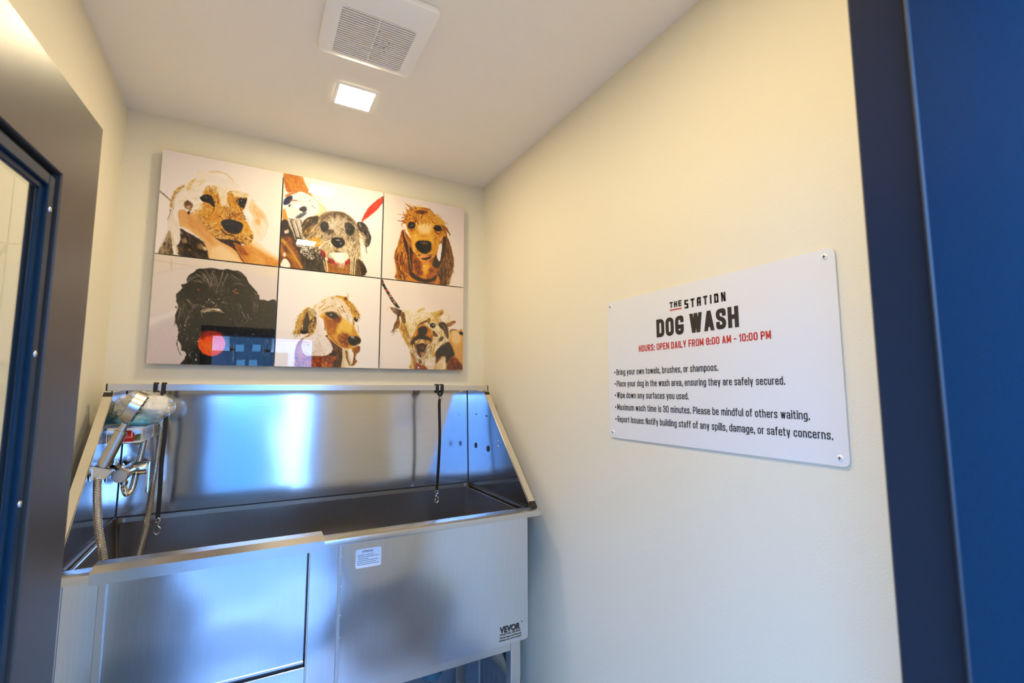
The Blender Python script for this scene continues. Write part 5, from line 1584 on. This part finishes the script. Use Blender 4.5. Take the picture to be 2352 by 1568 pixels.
    for q in ([(545, 265), (490, 230), (425, 185)], [(540, 300), (500, 250), (440, 200)], [(610, 300), (600, 260), (580, 230)], [(480, 380), (400, 380), (315, 370)], [(450, 410), (410, 380), (400, 325)], [(520, 400), (480, 350), (470, 290)], [(440, 500), (380, 490), (300, 465)], [(430, 480), (370, 480), (310, 480)], [(430, 510), (385, 520), (380, 560), (395, 590)], [(420, 420), (390, 420), (365, 440)], [(700, 430), (740, 380), (760, 340)], [(880, 350), (850, 300), (800, 280)], [(640, 520), (620, 440), (580, 380)], [(560, 560), (600, 480), (560, 400), (500, 380)], [(690, 430), (720, 370)]):
        c.line(q, 15, 5, ['8a4510', 'b8701c', '6b340c'][hash(q[0]) % 3], .95, 5)
    for q in ([(930, 400), (1010, 450), (1100, 520)], [(960, 470), (1040, 490), (1100, 515)], [(1030, 540), (1110, 600), (1170, 710)], [(1050, 580), (1120, 640), (1165, 720)], [(1060, 620), (1100, 680), (1110, 750)], [(990, 500), (1080, 560), (1140, 600)]):
        c.line(q, 26, 6, ['a8641a', 'd9a044', '7a430e'][len(str(q[0])) % 3], .95, 6)
    c.line([(430, 620), (425, 700), (460, 800), (520, 850)], 20, 12, 'c98a34', .9, 8)
    c.line([(440, 600), (450, 650), (480, 660)], 8, 6, 'e8ddc8', .8, 5)
    # eyes
    c.fill([(470, 560), (500, 500), (570, 500), (600, 550), (590, 590), (540, 620), (490, 600)], '3a1c0a', 12, .9)
    c.eye(532, 550, 56, 0, '150b06', 52, 0)
    c.line([(528, 560), (545, 550), (558, 537)], 8, 5, 'eef0f2', .8, 4)
    c.line([(505, 600), (545, 605), (592, 578)], 6, 5, 'b8a894', .6, 5)
    c.line([(520, 630), (560, 640), (600, 610)], 22, 10, '7a4012', .7, 10)
    c.fill([(890, 600), (930, 550), (1000, 560), (1040, 620), (1020, 650), (950, 640)], '3a1c0a', 12, .9)
    c.eye(968, 600, 56, 15, '150b06', 50, 0)
    c.line([(935, 588), (955, 582), (978, 592)], 6, 4, 'd8dce0', .7, 4)
    c.line([(935, 642), (980, 654), (1026, 636)], 6, 5, 'b8a894', .6, 5)
    c.line([(920, 650), (970, 690), (1020, 670)], 24, 12, '6b3610', .75, 10)
    # nose, mouth, tongue
    c.fill([(600, 860), (640, 810), (740, 800), (840, 820), (860, 900), (840, 980), (760, 1015), (680, 990), (620, 930)], '120e0d', 16)
    c.blob(740, 840, 70, 24, '7d6c5c', 4, .8, .8)
    c.blob(670, 910, 34, 30, '050404', 0, .5)
    c.blob(800, 915, 36, 32, '050404', 0, .5)
    c.line([(640, 1040), (740, 1050), (880, 1030)], 18, 12, '3a1a0a', .9, 10)
    c.fill([(665, 1050), (740, 1035), (810, 1050), (770, 1075), (690, 1085)], 'e0966a', 8, .95)
    c.fill([(700, 1090), (800, 1070), (870, 1050), (830, 1110), (750, 1120)], '4a200a', 10, .9)
    c.line([(620, 1030), (660, 1100), (740, 1140), (830, 1110), (900, 1050)], 10, 8, 'f4d488', .8, 6)
    c.line([(560, 960), (610, 1010), (640, 1030)], 8, 6, 'f8dc98', .8, 5)


def paint_soapy_spaniel(c):                                # lower middle: soapy spaniel turned to the right
    c.fill([(-50, -100), (1800, -100), (1800, 1700), (-50, 1700)], 'f3e7da', 4, 1, 'f6eadc', .001, sp=False)
    c.fill([(-60, -50), (500, -50), (300, 700), (-60, 900)], 'ece2de', 180, .7)
    # chest and shoulder
    c.fill([(420, 1100), (340, 1230), (330, 1400), (380, 1530), (1020, 1540), (1060, 1250), (900, 1100), (640, 1000)], 'b4641c', 14, 1, '7a3c10', .014, 60, 2, 3, 1.3)
    c.fur([(400, 1200), (380, 1500), (1000, 1520), (1000, 1300), (700, 1330)], 120, 80, 13, [(600, 1420, 60), (900, 1420, 80)], ['d88a34', '5a2a0a', 'a85a18', 'f0b868', '3a1c0a'], 40, .5)
    c.fill([(880, 1150), (1000, 1200), (1060, 1260), (1050, 1430), (1010, 1530), (900, 1520), (960, 1360), (900, 1300)], '3a2412', 12, .95, '6b4420', .03, 80, 3)
    c.blob(900, 1310, 60, 40, '17110c', 20, .5, .9)
    # front locks under the chin
    c.fill([(1060, 1230), (1150, 1250), (1160, 1330), (1190, 1420), (1190, 1500), (1120, 1520), (1040, 1530), (1060, 1380)], 'c9a26a', 10, 1, 'f0dcc0', .02, 80, 3)
    c.line([(1120, 1280), (1130, 1380), (1170, 1490)], 34, 22, '6b4a20', .8, 12)
    c.fill([(1200, 1230), (1320, 1200), (1320, 1280), (1270, 1330), (1260, 1400), (1280, 1430), (1240, 1490), (1190, 1500), (1220, 1420), (1230, 1320)], 'a8762e', 8, 1, '6b4312', .03, 80, 3)
    c.line([(1250, 1270), (1235, 1380), (1225, 1480)], 14, 8, '3f260c', .7, 6)
    # left ear
    c.fill([(530, 600), (440, 680), (390, 770), (345, 830), (340, 900), (300, 1000), (360, 1010), (420, 1010), (520, 1000), (580, 1020), (640, 960), (660, 820), (640, 680), (600, 640)], 'a87822', 8, 1, 'e0b868', .02, 110, 3, 5)
    c.fill([(520, 640), (480, 760), (440, 880), (405, 960), (440, 1010), (520, 1000), (580, 960), (650, 860), (640, 740), (560, 800), (540, 720)], '23150b', 12, .95, '4a2c10', .03, 90, 2)
    c.fur([(530, 600), (440, 680), (345, 830), (310, 1000), (420, 1000), (460, 800), (520, 660)], 140, 80, 10, [(450, 720, 120), (370, 880, 105)], ['f2d088', 'c08a2c', '6b4210', '8a5c18', 'fae6b8'], 18, .8)
    c.fur([(560, 780), (660, 760), (650, 900), (560, 1010), (540, 900)], 80, 70, 11, [(600, 850, 110)], ['e8b85a', '1c1008', 'b07c28', 'f4dca0', '3a220c'], 30, .8)
    c.fill([(530, 650), (600, 620), (660, 640), (660, 720), (580, 760), (540, 720)], 'd8c4a0', 14, .9, '8a6a3a', .04)
    # foam beard and neck
    c.fill([(650, 600), (740, 640), (700, 760), (740, 900), (800, 1040), (870, 1130), (910, 1240), (860, 1320), (760, 1350), (660, 1350), (520, 1350), (450, 1290), (430, 1190), (460, 1080), (560, 1040), (640, 960), (670, 800)], 'efe0d0', 9, 1, 'e2ccb4', .012, 80, 2, 7)
    c.drops([(500, 1100), (800, 1000), (880, 1240), (700, 1330), (480, 1280)], 34, 7, '8a7058', .7)
    c.line([(560, 1350), (700, 1350), (800, 1350), (880, 1300)], 10, 8, '6b4a30', .7, 6)
    c.line([(470, 1150), (480, 1280), (560, 1340)], 10, 8, 'c4ac94', .7, 8)
    c.blob(820, 1045, 18, 16, '2a1a10', 0, .4)
    c.line([(775, 800), (790, 900), (785, 960)], 16, 10, '4a2c12', .8, 7)
    # head
    c.fill([(620, 600), (660, 560), (740, 500), (820, 460), (960, 430), (1060, 440), (1120, 490), (1200, 560), (1260, 620), (1290, 700), (1280, 760), (1230, 800), (1240, 900), (1280, 1000), (1330, 1080), (1330, 1150), (1250, 1220), (1160, 1245), (1060, 1220), (960, 1150), (860, 1080), (800, 960), (770, 800), (700, 740)], 'd9a040', 10, 1, 'c8861e', .012, 60, 2, 9)
    c.fill([(630, 600), (740, 500), (900, 440), (1040, 470), (1120, 560), (1200, 700), (1220, 860), (1140, 860), (1040, 760), (900, 690), (780, 690), (700, 740), (650, 680)], 'f0e0ca', 18, 1, 'e0c294', .014, 60, 2, 4)
    c.drops([(800, 560), (1060, 560), (1180, 760), (1120, 820), (900, 640)], 60, 5, '6a5030', .7)
    for q in ([(745, 530), (780, 500), (810, 485)], [(960, 440), (1000, 430), (1050, 450)], [(700, 620), (760, 570), (800, 520)], [(900, 460), (930, 475)], [(740, 650), (840, 600), (920, 590)], [(1010, 600), (1040, 660), (1060, 700)], [(1050, 590), (1080, 640)], [(1060, 650), (1110, 690)], [(980, 640), (1020, 700), (1040, 740)]):
        c.line(q, 20, 6, ['8a5a1c', 'b8843a'][len(q) % 2], .8, 7)
    c.fill([(1040, 450), (1100, 440), (1160, 500), (1230, 570), (1290, 650), (1320, 720), (1310, 770), (1260, 740), (1220, 700), (1150, 580), (1080, 500)], 'd9a440', 9, 1, '8a5a14', .03, 55, 4)
    c.fur([(1040, 450), (1160, 500), (1290, 650), (1310, 760), (1220, 700), (1130, 580)], 110, 90, 10, [(1120, 500, 40), (1220, 620, 65)], ['f4d080', '6b400c', 'c48a28', 'fae4a8', 'a86c18'], 16, .8)
    for q in ([(1080, 480), (1110, 450), (1140, 430), (1145, 400), (1120, 395)], [(1100, 500), (1140, 460), (1150, 430)], [(1130, 540), (1150, 490)]):
        c.line(q, 14, 6, 'b07a20', .9, 5)
    c.fill([(1090, 460), (1120, 450), (1130, 480), (1100, 500)], '4a2a0a', 8, .8)
    # cheek and muzzle shading
    c.fill([(780, 740), (900, 800), (1000, 760), (1040, 860), (960, 1000), (860, 1020), (810, 900)], 'b8701a', 28, .85, '8a4a0e', .02, 70, 2)
    c.fur([(790, 760), (1040, 780), (1020, 940), (900, 1040), (820, 960)], 190, 30, 8, [(900, 880, 75)], ['8a4a0c', 'e8b050', 'c8862a', '5e300a'], 24, .6)
    c.fill([(1040, 780), (1160, 820), (1220, 920), (1180, 980), (1060, 960), (1000, 1000), (960, 960)], 'eab85a', 34, .9)
    c.fill([(990, 1050), (1060, 1000), (1150, 1020), (1140, 1120), (1180, 1190), (1100, 1220), (1010, 1150)], 'b5701a', 24, .9, '6e3c0c', .03)
    c.drops([(1020, 1060), (1120, 1050), (1140, 1180), (1040, 1160)], 50, 6, '4a260a', .7)
    c.line([(890, 1050), (940, 1120), (1040, 1200), (1160, 1240)], 16, 10, '8a4c10', .8, 8)
    c.line([(870, 1080), (960, 1160), (1060, 1225), (1180, 1245)], 8, 8, 'f8e0a8', .8, 5)
    # eyes
    c.fill([(790, 700), (840, 680), (920, 680), (980, 710), (1000, 760), (940, 790), (860, 760)], '2a150a', 10, .95)
    c.eye(895, 725, 56, 10, '3a3a3c', 42)
    c.blob(880, 720, 26, 18, '8a8d90', 10, .6, .7)
    c.fill([(920, 770), (1030, 740), (1040, 800), (980, 850), (920, 820)], '6b340c', 22, .8)
    c.line([(800, 690), (880, 670), (980, 690), (1030, 740)], 14, 8, '7a4412', .8, 8)
    c.fill([(1230, 780), (1260, 750), (1290, 770), (1290, 810), (1265, 830)], '150c08', 8)
    c.blob(1272, 770, 8, 12, 'e8ecee', 0, .4, .9)
    c.fill([(1220, 790), (1240, 830), (1240, 880), (1220, 860)], '9a6420', 10, .8)
    c.line([(1285, 870), (1300, 930), (1300, 1000)], 10, 16, 'b88a50', .7, 9)
    # nose
    c.fill([(1140, 1090), (1160, 1050), (1210, 1040), (1280, 1050), (1335, 1090), (1330, 1150), (1270, 1190), (1210, 1195), (1160, 1150)], '15110f', 9)
    c.blob(1215, 1060, 34, 22, 'b8aa9c', 10, .7, .85)
    c.blob(1285, 1130, 26, 18, '050404', 20, .4)
    c.line([(1210, 1200), (1270, 1190), (1310, 1150)], 10, 6, 'efe6da', .8, 5)


def paint_shaking_terrier(c):                              # lower right: shaggy terrier on a striped lead
    c.fill([(-50, -100), (1600, -100), (1600, 1700), (-50, 1700)], 'ead8c6', 4, 1, 'efe0ce', .001, sp=False)
    c.fill([(700, 150), (1500, 150), (1500, 800), (1000, 700)], 'e6d0be', 150, .7)
    c.fill([(-20, 500), (300, 700), (500, 1500), (-20, 1540)], 'efdfd0', 120, .7)
    # striped lead
    c.fill([(70, 30), (95, 45), (150, 170), (240, 310), (330, 440), (385, 515), (310, 495), (220, 370), (130, 210), (72, 110)], '262a30', 6)
    for x, y, k in ((95, 100, 'c07038'), (120, 150, '3c5060'), (157, 225, 'd8502a'), (185, 265, '34424c'), (208, 298, 'c4714c'), (224, 330, '8a9a9c'), (254, 368, 'd8502a'), (282, 410, '9aa4a0'), (298, 432, 'b8683c')):
        c.blob(x, y, 18, 20, k, 30, .4, .9)
    # arm behind
    c.fill([(1190, 900), (1260, 870), (1340, 890), (1430, 920), (1440, 1500), (1330, 1360), (1250, 1220), (1200, 1060)], 'd9a05c', 14, 1, 'c88642', .008, 70, 2)
    c.fill([(1240, 900), (1340, 890), (1400, 960), (1380, 1100), (1260, 1080)], 'ecc48e', 40, .8)
    c.line([(1215, 930), (1250, 880), (1330, 885)], 22, 12, '4a3018', .8, 12)
    c.blob(1410, 940, 44, 26, '17120e', 25, .4)
    # body
    c.fill([(560, 1200), (580, 1400), (600, 1540), (1440, 1545), (1440, 1480), (1300, 1300), (1220, 1150), (1150, 1080), (1000, 1150), (760, 1250)], '8a5a28', 14, 1, 'c4955a', .014, 70, 2, 3)
    c.fill([(1000, 1160), (1120, 1080), (1200, 1080), (1290, 1280), (1210, 1370), (1140, 1440), (1140, 1330), (1060, 1330), (950, 1470), (980, 1300)], '1e1812', 14, 1, '3a2c20', .025, 70, 2)
    c.fill([(800, 1400), (960, 1330), (980, 1400), (940, 1540), (820, 1540)], 'ead6be', 20, 1, 'd8bd98', .02)
    c.fill([(1000, 1440), (1120, 1330), (1145, 1400), (1130, 1540), (980, 1540)], 'c8a068', 14, 1, 'efd9b4', .02, 80, 3)
    c.fill([(1210, 1360), (1290, 1340), (1380, 1420), (1420, 1540), (1180, 1540)], '5c2c12', 20, 1, '8a4c24', .02)
    c.fill([(660, 1440), (760, 1460), (840, 1540), (640, 1540)], '8a3c14', 18, .9)
    c.blob(690, 1508, 14, 14, 'f4e6d4', 0, .4)
    c.fill([(560, 1330), (600, 1400), (610, 1540), (580, 1540)], 'd9b47c', 14, .8)
    # head mass of wet hair
    c.fill([(400, 560), (480, 550), (600, 590), (680, 560), (780, 580), (900, 600), (1040, 560), (1100, 560), (1110, 620), (1190, 640), (1200, 720), (1300, 720), (1310, 760), (1220, 830), (1210, 950), (1190, 1060), (1110, 1110), (1030, 1180), (960, 1260), (880, 1340), (820, 1400), (760, 1460), (690, 1440), (640, 1350), (580, 1250), (520, 1150), (450, 1050), (400, 940), (370, 880), (360, 760), (390, 650)], 'd9b673', 9, 1, 'ecd9b2', .014, 75, 3, 4)
    gu = [(450, 650, 100), (420, 800, 85), (450, 950, 65), (520, 1080, 60), (560, 750, 95), (600, 650, 130), (700, 620, 160), (650, 800, 100), (560, 950, 85), (620, 1100, 85), (620, 1250, 70), (700, 1350, 60), (760, 1400, 100), (850, 1300, 110), (950, 1200, 120), (900, 620, 20), (1050, 600, -30), (1100, 700, 40), (1000, 850, 60), (1080, 950, 70), (1030, 1050, 150), (1150, 900, 85)]
    hd = [(400, 570), (600, 600), (900, 610), (1100, 570), (1190, 700), (1200, 950), (1100, 1110), (940, 1270), (760, 1440), (640, 1340), (450, 1050), (370, 850)]
    c.fur(hd, 420, 110, 10, gu, ['f4e8cc', 'e2c080', 'a8782c', 'fbf4e2', '7a5018', 'c99a48'], 18, .75)
    c.fill([(480, 600), (700, 580), (860, 600), (880, 640), (700, 700), (600, 760), (540, 880), (500, 760)], 'efe0c0', 24, .6)
    c.fur([(480, 600), (860, 600), (860, 660), (640, 800), (560, 960), (500, 780)], 130, 120, 9, gu, ['fbf3e0', 'dcba74', 'b98c40', 'f0deb8'], 14, .8)
    # left ear
    c.fill([(220, 500), (300, 510), (380, 540), (410, 570), (380, 630), (350, 660), (310, 620), (260, 580)], '9a8272', 8, 1, '5a4434', .03, 30, 3)
    c.line([(160, 555), (170, 515), (215, 498), (260, 500)], 10, 8, 'd9c09a', .9, 5)
    c.line([(165, 560), (220, 545), (270, 560)], 7, 5, 'c9b08a', .8, 5)
    c.fill([(360, 570), (410, 560), (390, 660), (340, 740), (330, 690)], '4a3222', 9, .9)
    c.fill([(330, 720), (290, 780), (270, 860), (260, 920), (310, 860), (360, 850), (380, 790), (370, 700)], 'a87a3c', 8, 1, '5a3a16', .03, 100, 3)
    c.fur([(330, 720), (270, 860), (265, 920), (370, 850), (375, 720)], 40, 70, 9, [(310, 800, 110)], ['6b4416', 'e0bc7c', '3f260c'], 18, .8)
    c.fill([(410, 600), (450, 590), (470, 680), (470, 770), (430, 760), (405, 690)], '6b4214', 12, .8, '2f1c0a', .04)
    c.line([(375, 660), (395, 740), (385, 820)], 16, 10, 'f2e2c4', .9, 6)
    c.fur([(380, 780), (480, 800), (540, 1100), (460, 1060)], 110, 120, 11, [(420, 880, 75), (500, 1050, 65)], ['a8701c', '7a4a10', 'e0b460', 'c48a30', '5a340a'], 12, .75)
    # right ear and top curls
    c.fill([(690, 550), (730, 520), (790, 515), (790, 550), (740, 560), (680, 590)], 'e0c280', 10, .95, 'b8904a', .04)
    c.fill([(890, 600), (960, 580), (1060, 550), (1105, 550), (1100, 610), (1050, 660), (1000, 670), (930, 650)], 'dcba70', 8, 1, '8a6420', .03, -20, 4)
    c.line([(1160, 640), (1200, 640), (1210, 690)], 8, 6, 'b08a4a', .8, 5)
    c.fill([(1080, 640), (1150, 650), (1180, 700), (1140, 760), (1080, 740)], 'f0e0c8', 14, .95)
    c.line([(1110, 700), (1140, 680), (1160, 720), (1130, 740)], 8, 6, 'c9a878', .8, 5)
    c.fill([(1150, 790), (1220, 750), (1300, 725), (1310, 760), (1240, 810), (1180, 830)], '7a5030', 8, 1, 'b08458', .04)
    c.line([(1180, 740), (1260, 720), (1300, 725)], 12, 8, 'f0dcc0', .9, 5)
    # dark right cheek
    c.fill([(1020, 780), (1100, 750), (1160, 800), (1190, 900), (1190, 1020), (1150, 1000), (1110, 900), (1060, 850)], '231811', 10, .95, '5a4430', .03, 75, 4)
    c.line([(1100, 790), (1140, 880), (1160, 1000)], 8, 6, 'b09060', .8, 5)
    c.fill([(930, 890), (1000, 950), (1010, 990), (940, 980)], '4a2c12', 12, .9)
    c.fill([(1020, 1060), (1060, 1000), (1110, 980), (1110, 1030), (1050, 1080)], '2f1f12', 12, .9)
    for q in ([(1030, 860), (1090, 890), (1100, 950), (1060, 1000), (960, 1040)], [(960, 1100), (1030, 1140), (1100, 1080), (1120, 1000)], [(940, 1030), (980, 1060), (1060, 1050)], [(1100, 960), (1140, 1040), (1190, 1070)], [(980, 900), (1030, 940), (1060, 980)]):
        c.line(q, 26, 10, 'ead4ae', .7, 12)
        c.line([(x + 8, y + 6) for x, y in q], 5, 3, '8a6430', .6, 4)
    # brow and right eye
    c.fill([(700, 780), (760, 740), (840, 710), (870, 680), (870, 730), (800, 770), (740, 800), (680, 830)], '6b4418', 12, .85)
    c.fill([(840, 720), (880, 680), (890, 740), (860, 790)], '8a5a22', 10, .8)
    c.line([(930, 720), (970, 700), (1020, 720), (1020, 760)], 16, 12, 'c4984e', .9, 7)
    c.eye(928, 808, 48, 25, '12100f', 42)
    c.blob(945, 800, 12, 10, 'c8d0d8', 0, .5)
    c.line([(900, 850), (920, 900), (920, 960)], 14, 8, 'f0e0c0', .9, 6)
    # muzzle, nose, open mouth
    c.fill([(640, 870), (700, 800), (780, 790), (860, 830), (920, 900), (930, 1040), (900, 1120), (840, 1180), (620, 1180), (560, 1120), (570, 1040), (610, 960)], 'a8691c', 14, 1, '7a450e', .02, 80, 2)
    c.line([(640, 1000), (640, 900), (700, 820), (790, 800), (880, 860), (920, 960)], 16, 12, 'e0bc78', .8, 8)
    c.fill([(690, 860), (720, 840), (790, 830), (830, 860), (840, 930), (800, 960), (840, 1000), (900, 1030), (900, 1090), (840, 1050), (740, 1030), (640, 1060), (590, 1080), (620, 1010), (690, 960)], '0f0b0a', 10)
    c.blob(640, 940, 22, 60, 'd08a28', 25, .5, .85)
    c.blob(870, 940, 36, 46, 'cf8420', -20, .5, .85)
    c.fill([(640, 1060), (740, 1040), (850, 1080), (840, 1120), (760, 1100), (660, 1120)], 'b8813a', 10, .95, 'e8cc94', .04, 10, 4)
    c.fur([(620, 1050), (860, 1050), (860, 1110), (640, 1120)], 60, 70, 9, [(660, 1080, 160), (820, 1080, 20)], ['5a340c', 'f0d8a4', '2a1608', 'c48e40'], 20, .85)
    c.fill([(650, 1140), (720, 1110), (800, 1120), (830, 1170), (800, 1290), (750, 1340), (700, 1320), (650, 1230)], '2a150d', 12, 1, '5a3018', .03)
    c.blob(755, 1200, 34, 46, '8a5a3a', 0, .5, .8)
    c.blob(755, 1225, 26, 24, '0a0606', 0, .4)
    c.fill([(730, 1260), (790, 1260), (790, 1340), (740, 1350)], 'd09a70', 14, .7)
    # beard locks round the mouth
    for q, k in (([(590, 1080), (580, 1180), (640, 1300), (700, 1400)], 'e6cb96'), ([(610, 1130), (630, 1240), (700, 1330), (760, 1380)], 'f4e6c8'), ([(640, 1140), (660, 1230), (710, 1310)], 'b08a50'), ([(880, 1120), (870, 1220), (800, 1340), (760, 1450)], 'f2e4ca'), ([(850, 1130), (830, 1240), (780, 1360)], 'fbf4e6'), ([(820, 1170), (800, 1260), (770, 1320)], 'c9a56a'), ([(900, 1160), (890, 1260), (840, 1340)], 'd8b678'), ([(960, 1130), (940, 1220), (900, 1300)], 'b07c30'), ([(600, 1240), (640, 1340), (690, 1430)], 'f0dcb4')):
        c.line(q, 20, 6, k, .7, 8)
        c.line([(x + 9, y) for x, y in q], 7, 4, '5a3a14', .75, 5)
    c.fill([(690, 1360), (740, 1400), (750, 1450), (700, 1440)], '7a4420', 10, .9)
    c.fur([(580, 1080), (640, 1140), (660, 1250), (740, 1350), (820, 1250), (860, 1120), (960, 1120), (900, 1290), (760, 1450), (640, 1340), (570, 1200)], 130, 90, 7, gu, ['f0dcb4', '6b4718', 'c49a54', '3a240c', 'fbf2de'], 12, .7)
    c.fur([(940, 900), (1100, 880), (1180, 1060), (1040, 1140), (950, 1060)], 80, 70, 7, gu, ['f4e8d0', '7a5a2c', 'd4b07a', '3a2a18'], 30, .6)
    c.fill([(560, 1080), (600, 1060), (620, 1100), (580, 1130)], '1f140c', 10, .8)
    c.drops([(560, 1080), (640, 1080), (620, 1300), (580, 1260)], 24, 5, '2a1a0c', .8)


def print_material():
    m = bpy.data.materials.new('gloss_print')
    m.use_nodes = True
    nt = m.node_tree
    b = nt.nodes['Principled BSDF']
    at = nt.nodes.new('ShaderNodeVertexColor')
    at.layer_name = 'print'
    nt.links.new(at.outputs['Color'], b.inputs['Base Color'])
    b.inputs['Roughness'].default_value = 0.5
    b.inputs['Specular IOR Level'].default_value = 0.2
    b.inputs['Coat Weight'].default_value = 1.0
    b.inputs['Coat Roughness'].default_value = 0.01
    b.inputs['Coat IOR'].default_value = PRINT_IOR
    MATS['gloss_print'] = m


PRINT_IOR = 1.6
PRINT_GAIN = np.array((0.89, 0.90, 0.97))        # print pigments, judged under the warm lamp light


def photo_panel(x0, x1, z0, z1, frame, bg, painter, seed, label, pt):
    z0, z1 = K + z0, K + z1
    t = thing('photo_panel', ((x0 + x1) / 2, YB, z0), label, 'photo panel', 'glossy dog photo panels')
    obj('backing', Box(x0, x1, 2.3355, 2.3405, z0, z1), 'panel_edge', t)
    for a in (x0 + .07, x1 - .07):
        for b in (z0 + .07, z1 - .07):
            obj('wall_spacer', Tube([(a, 2.3405, b), (a, YB - .0004, b)], .009, 12), 'panel_edge', t)
    c = Canvas(x0, x1, z0, z1, *frame, bg, seed)
    painter(c)
    c.roughen()
    col = np.clip(c.C, 0, 1)
    col = col - .07 * np.sin(col * 2 * PI) * (col < .5) - .03 * np.sin(col * 2 * PI) * (col >= .5)
    col = np.where(col <= .04045, col / 12.92, ((col + .055) / 1.055) ** 2.4) * PRINT_GAIN
    col = np.clip(col, 0, .92)
    u = np.linspace(x0, x1, NG)
    w = np.linspace(z1, z0, NG)
    U, Wz = np.meshgrid(u, w)
    co = np.stack([U, np.full_like(U, 2.335), Wz], -1).reshape(-1, 3)
    i = np.arange(NG * NG).reshape(NG, NG)
    q = np.stack([i[:-1, :-1], i[1:, :-1], i[1:, 1:], i[:-1, 1:]], -1).reshape(-1, 4)
    me = bpy.data.meshes.new('print')
    me.vertices.add(len(co))
    me.vertices.foreach_set('co', co.ravel())
    me.loops.add(q.size)
    me.loops.foreach_set('vertex_index', q.ravel())
    me.polygons.add(len(q))
    me.polygons.foreach_set('loop_start', np.arange(len(q)) * 4)
    me.polygons.foreach_set('loop_total', np.full(len(q), 4))
    me.update(calc_edges=True)
    ca = me.color_attributes.new('print', 'FLOAT_COLOR', 'POINT')
    ca.data.foreach_set('color', np.concatenate([col.reshape(-1, 3), np.ones((len(co), 1))], 1).ravel())
    o = link('print', me, 'gloss_print', t)
    o['label'] = pt


print_material()
CX = ((-.366, .083), (.088, .540), (.546, .984))
RY = ((.5565, .996), (.108, .5515))
photo_panel(*CX[0], *RY[0], (360, 380, 6.818), 'e8d8d0', paint_wet_blonde, 1, 'photo panel of a foam-covered blonde dog with its chin in two hands', 'photo of a soapy blonde dog held under the chin')
photo_panel(*CX[1], *RY[0], (640, 395, 6.4), 'f6ebdd', paint_terrier, 2, 'photo panel of a grey terrier under a shower with a red lead', 'photo of a wet grey terrier')
photo_panel(*CX[2], *RY[0], (870, 440, 7.125), 'e8d6c8', paint_gold_spaniel, 3, 'photo panel of a golden long-eared puppy facing straight ahead', 'photo of a wet golden puppy')
photo_panel(*CX[0], *RY[1], (340, 590, 6.15), 'd6c7bc', paint_black_dog, 4, 'photo panel of a wet black dog with an orange ball', 'photo of a wet black dog')
photo_panel(*CX[1], *RY[1], (628, 615, 6.673), 'f4e8dc', paint_soapy_spaniel, 5, 'photo panel of a soapy golden spaniel looking to the right', 'photo of a soapy spaniel')
photo_panel(*CX[2], *RY[1], (866, 636, 7.26), 'ecdccb', paint_shaking_terrier, 6, 'photo panel of a shaggy pale terrier on a striped lead', 'photo of a dripping shaggy terrier')

bpy.data.objects.remove(_txo)
bpy.data.curves.remove(_txt)
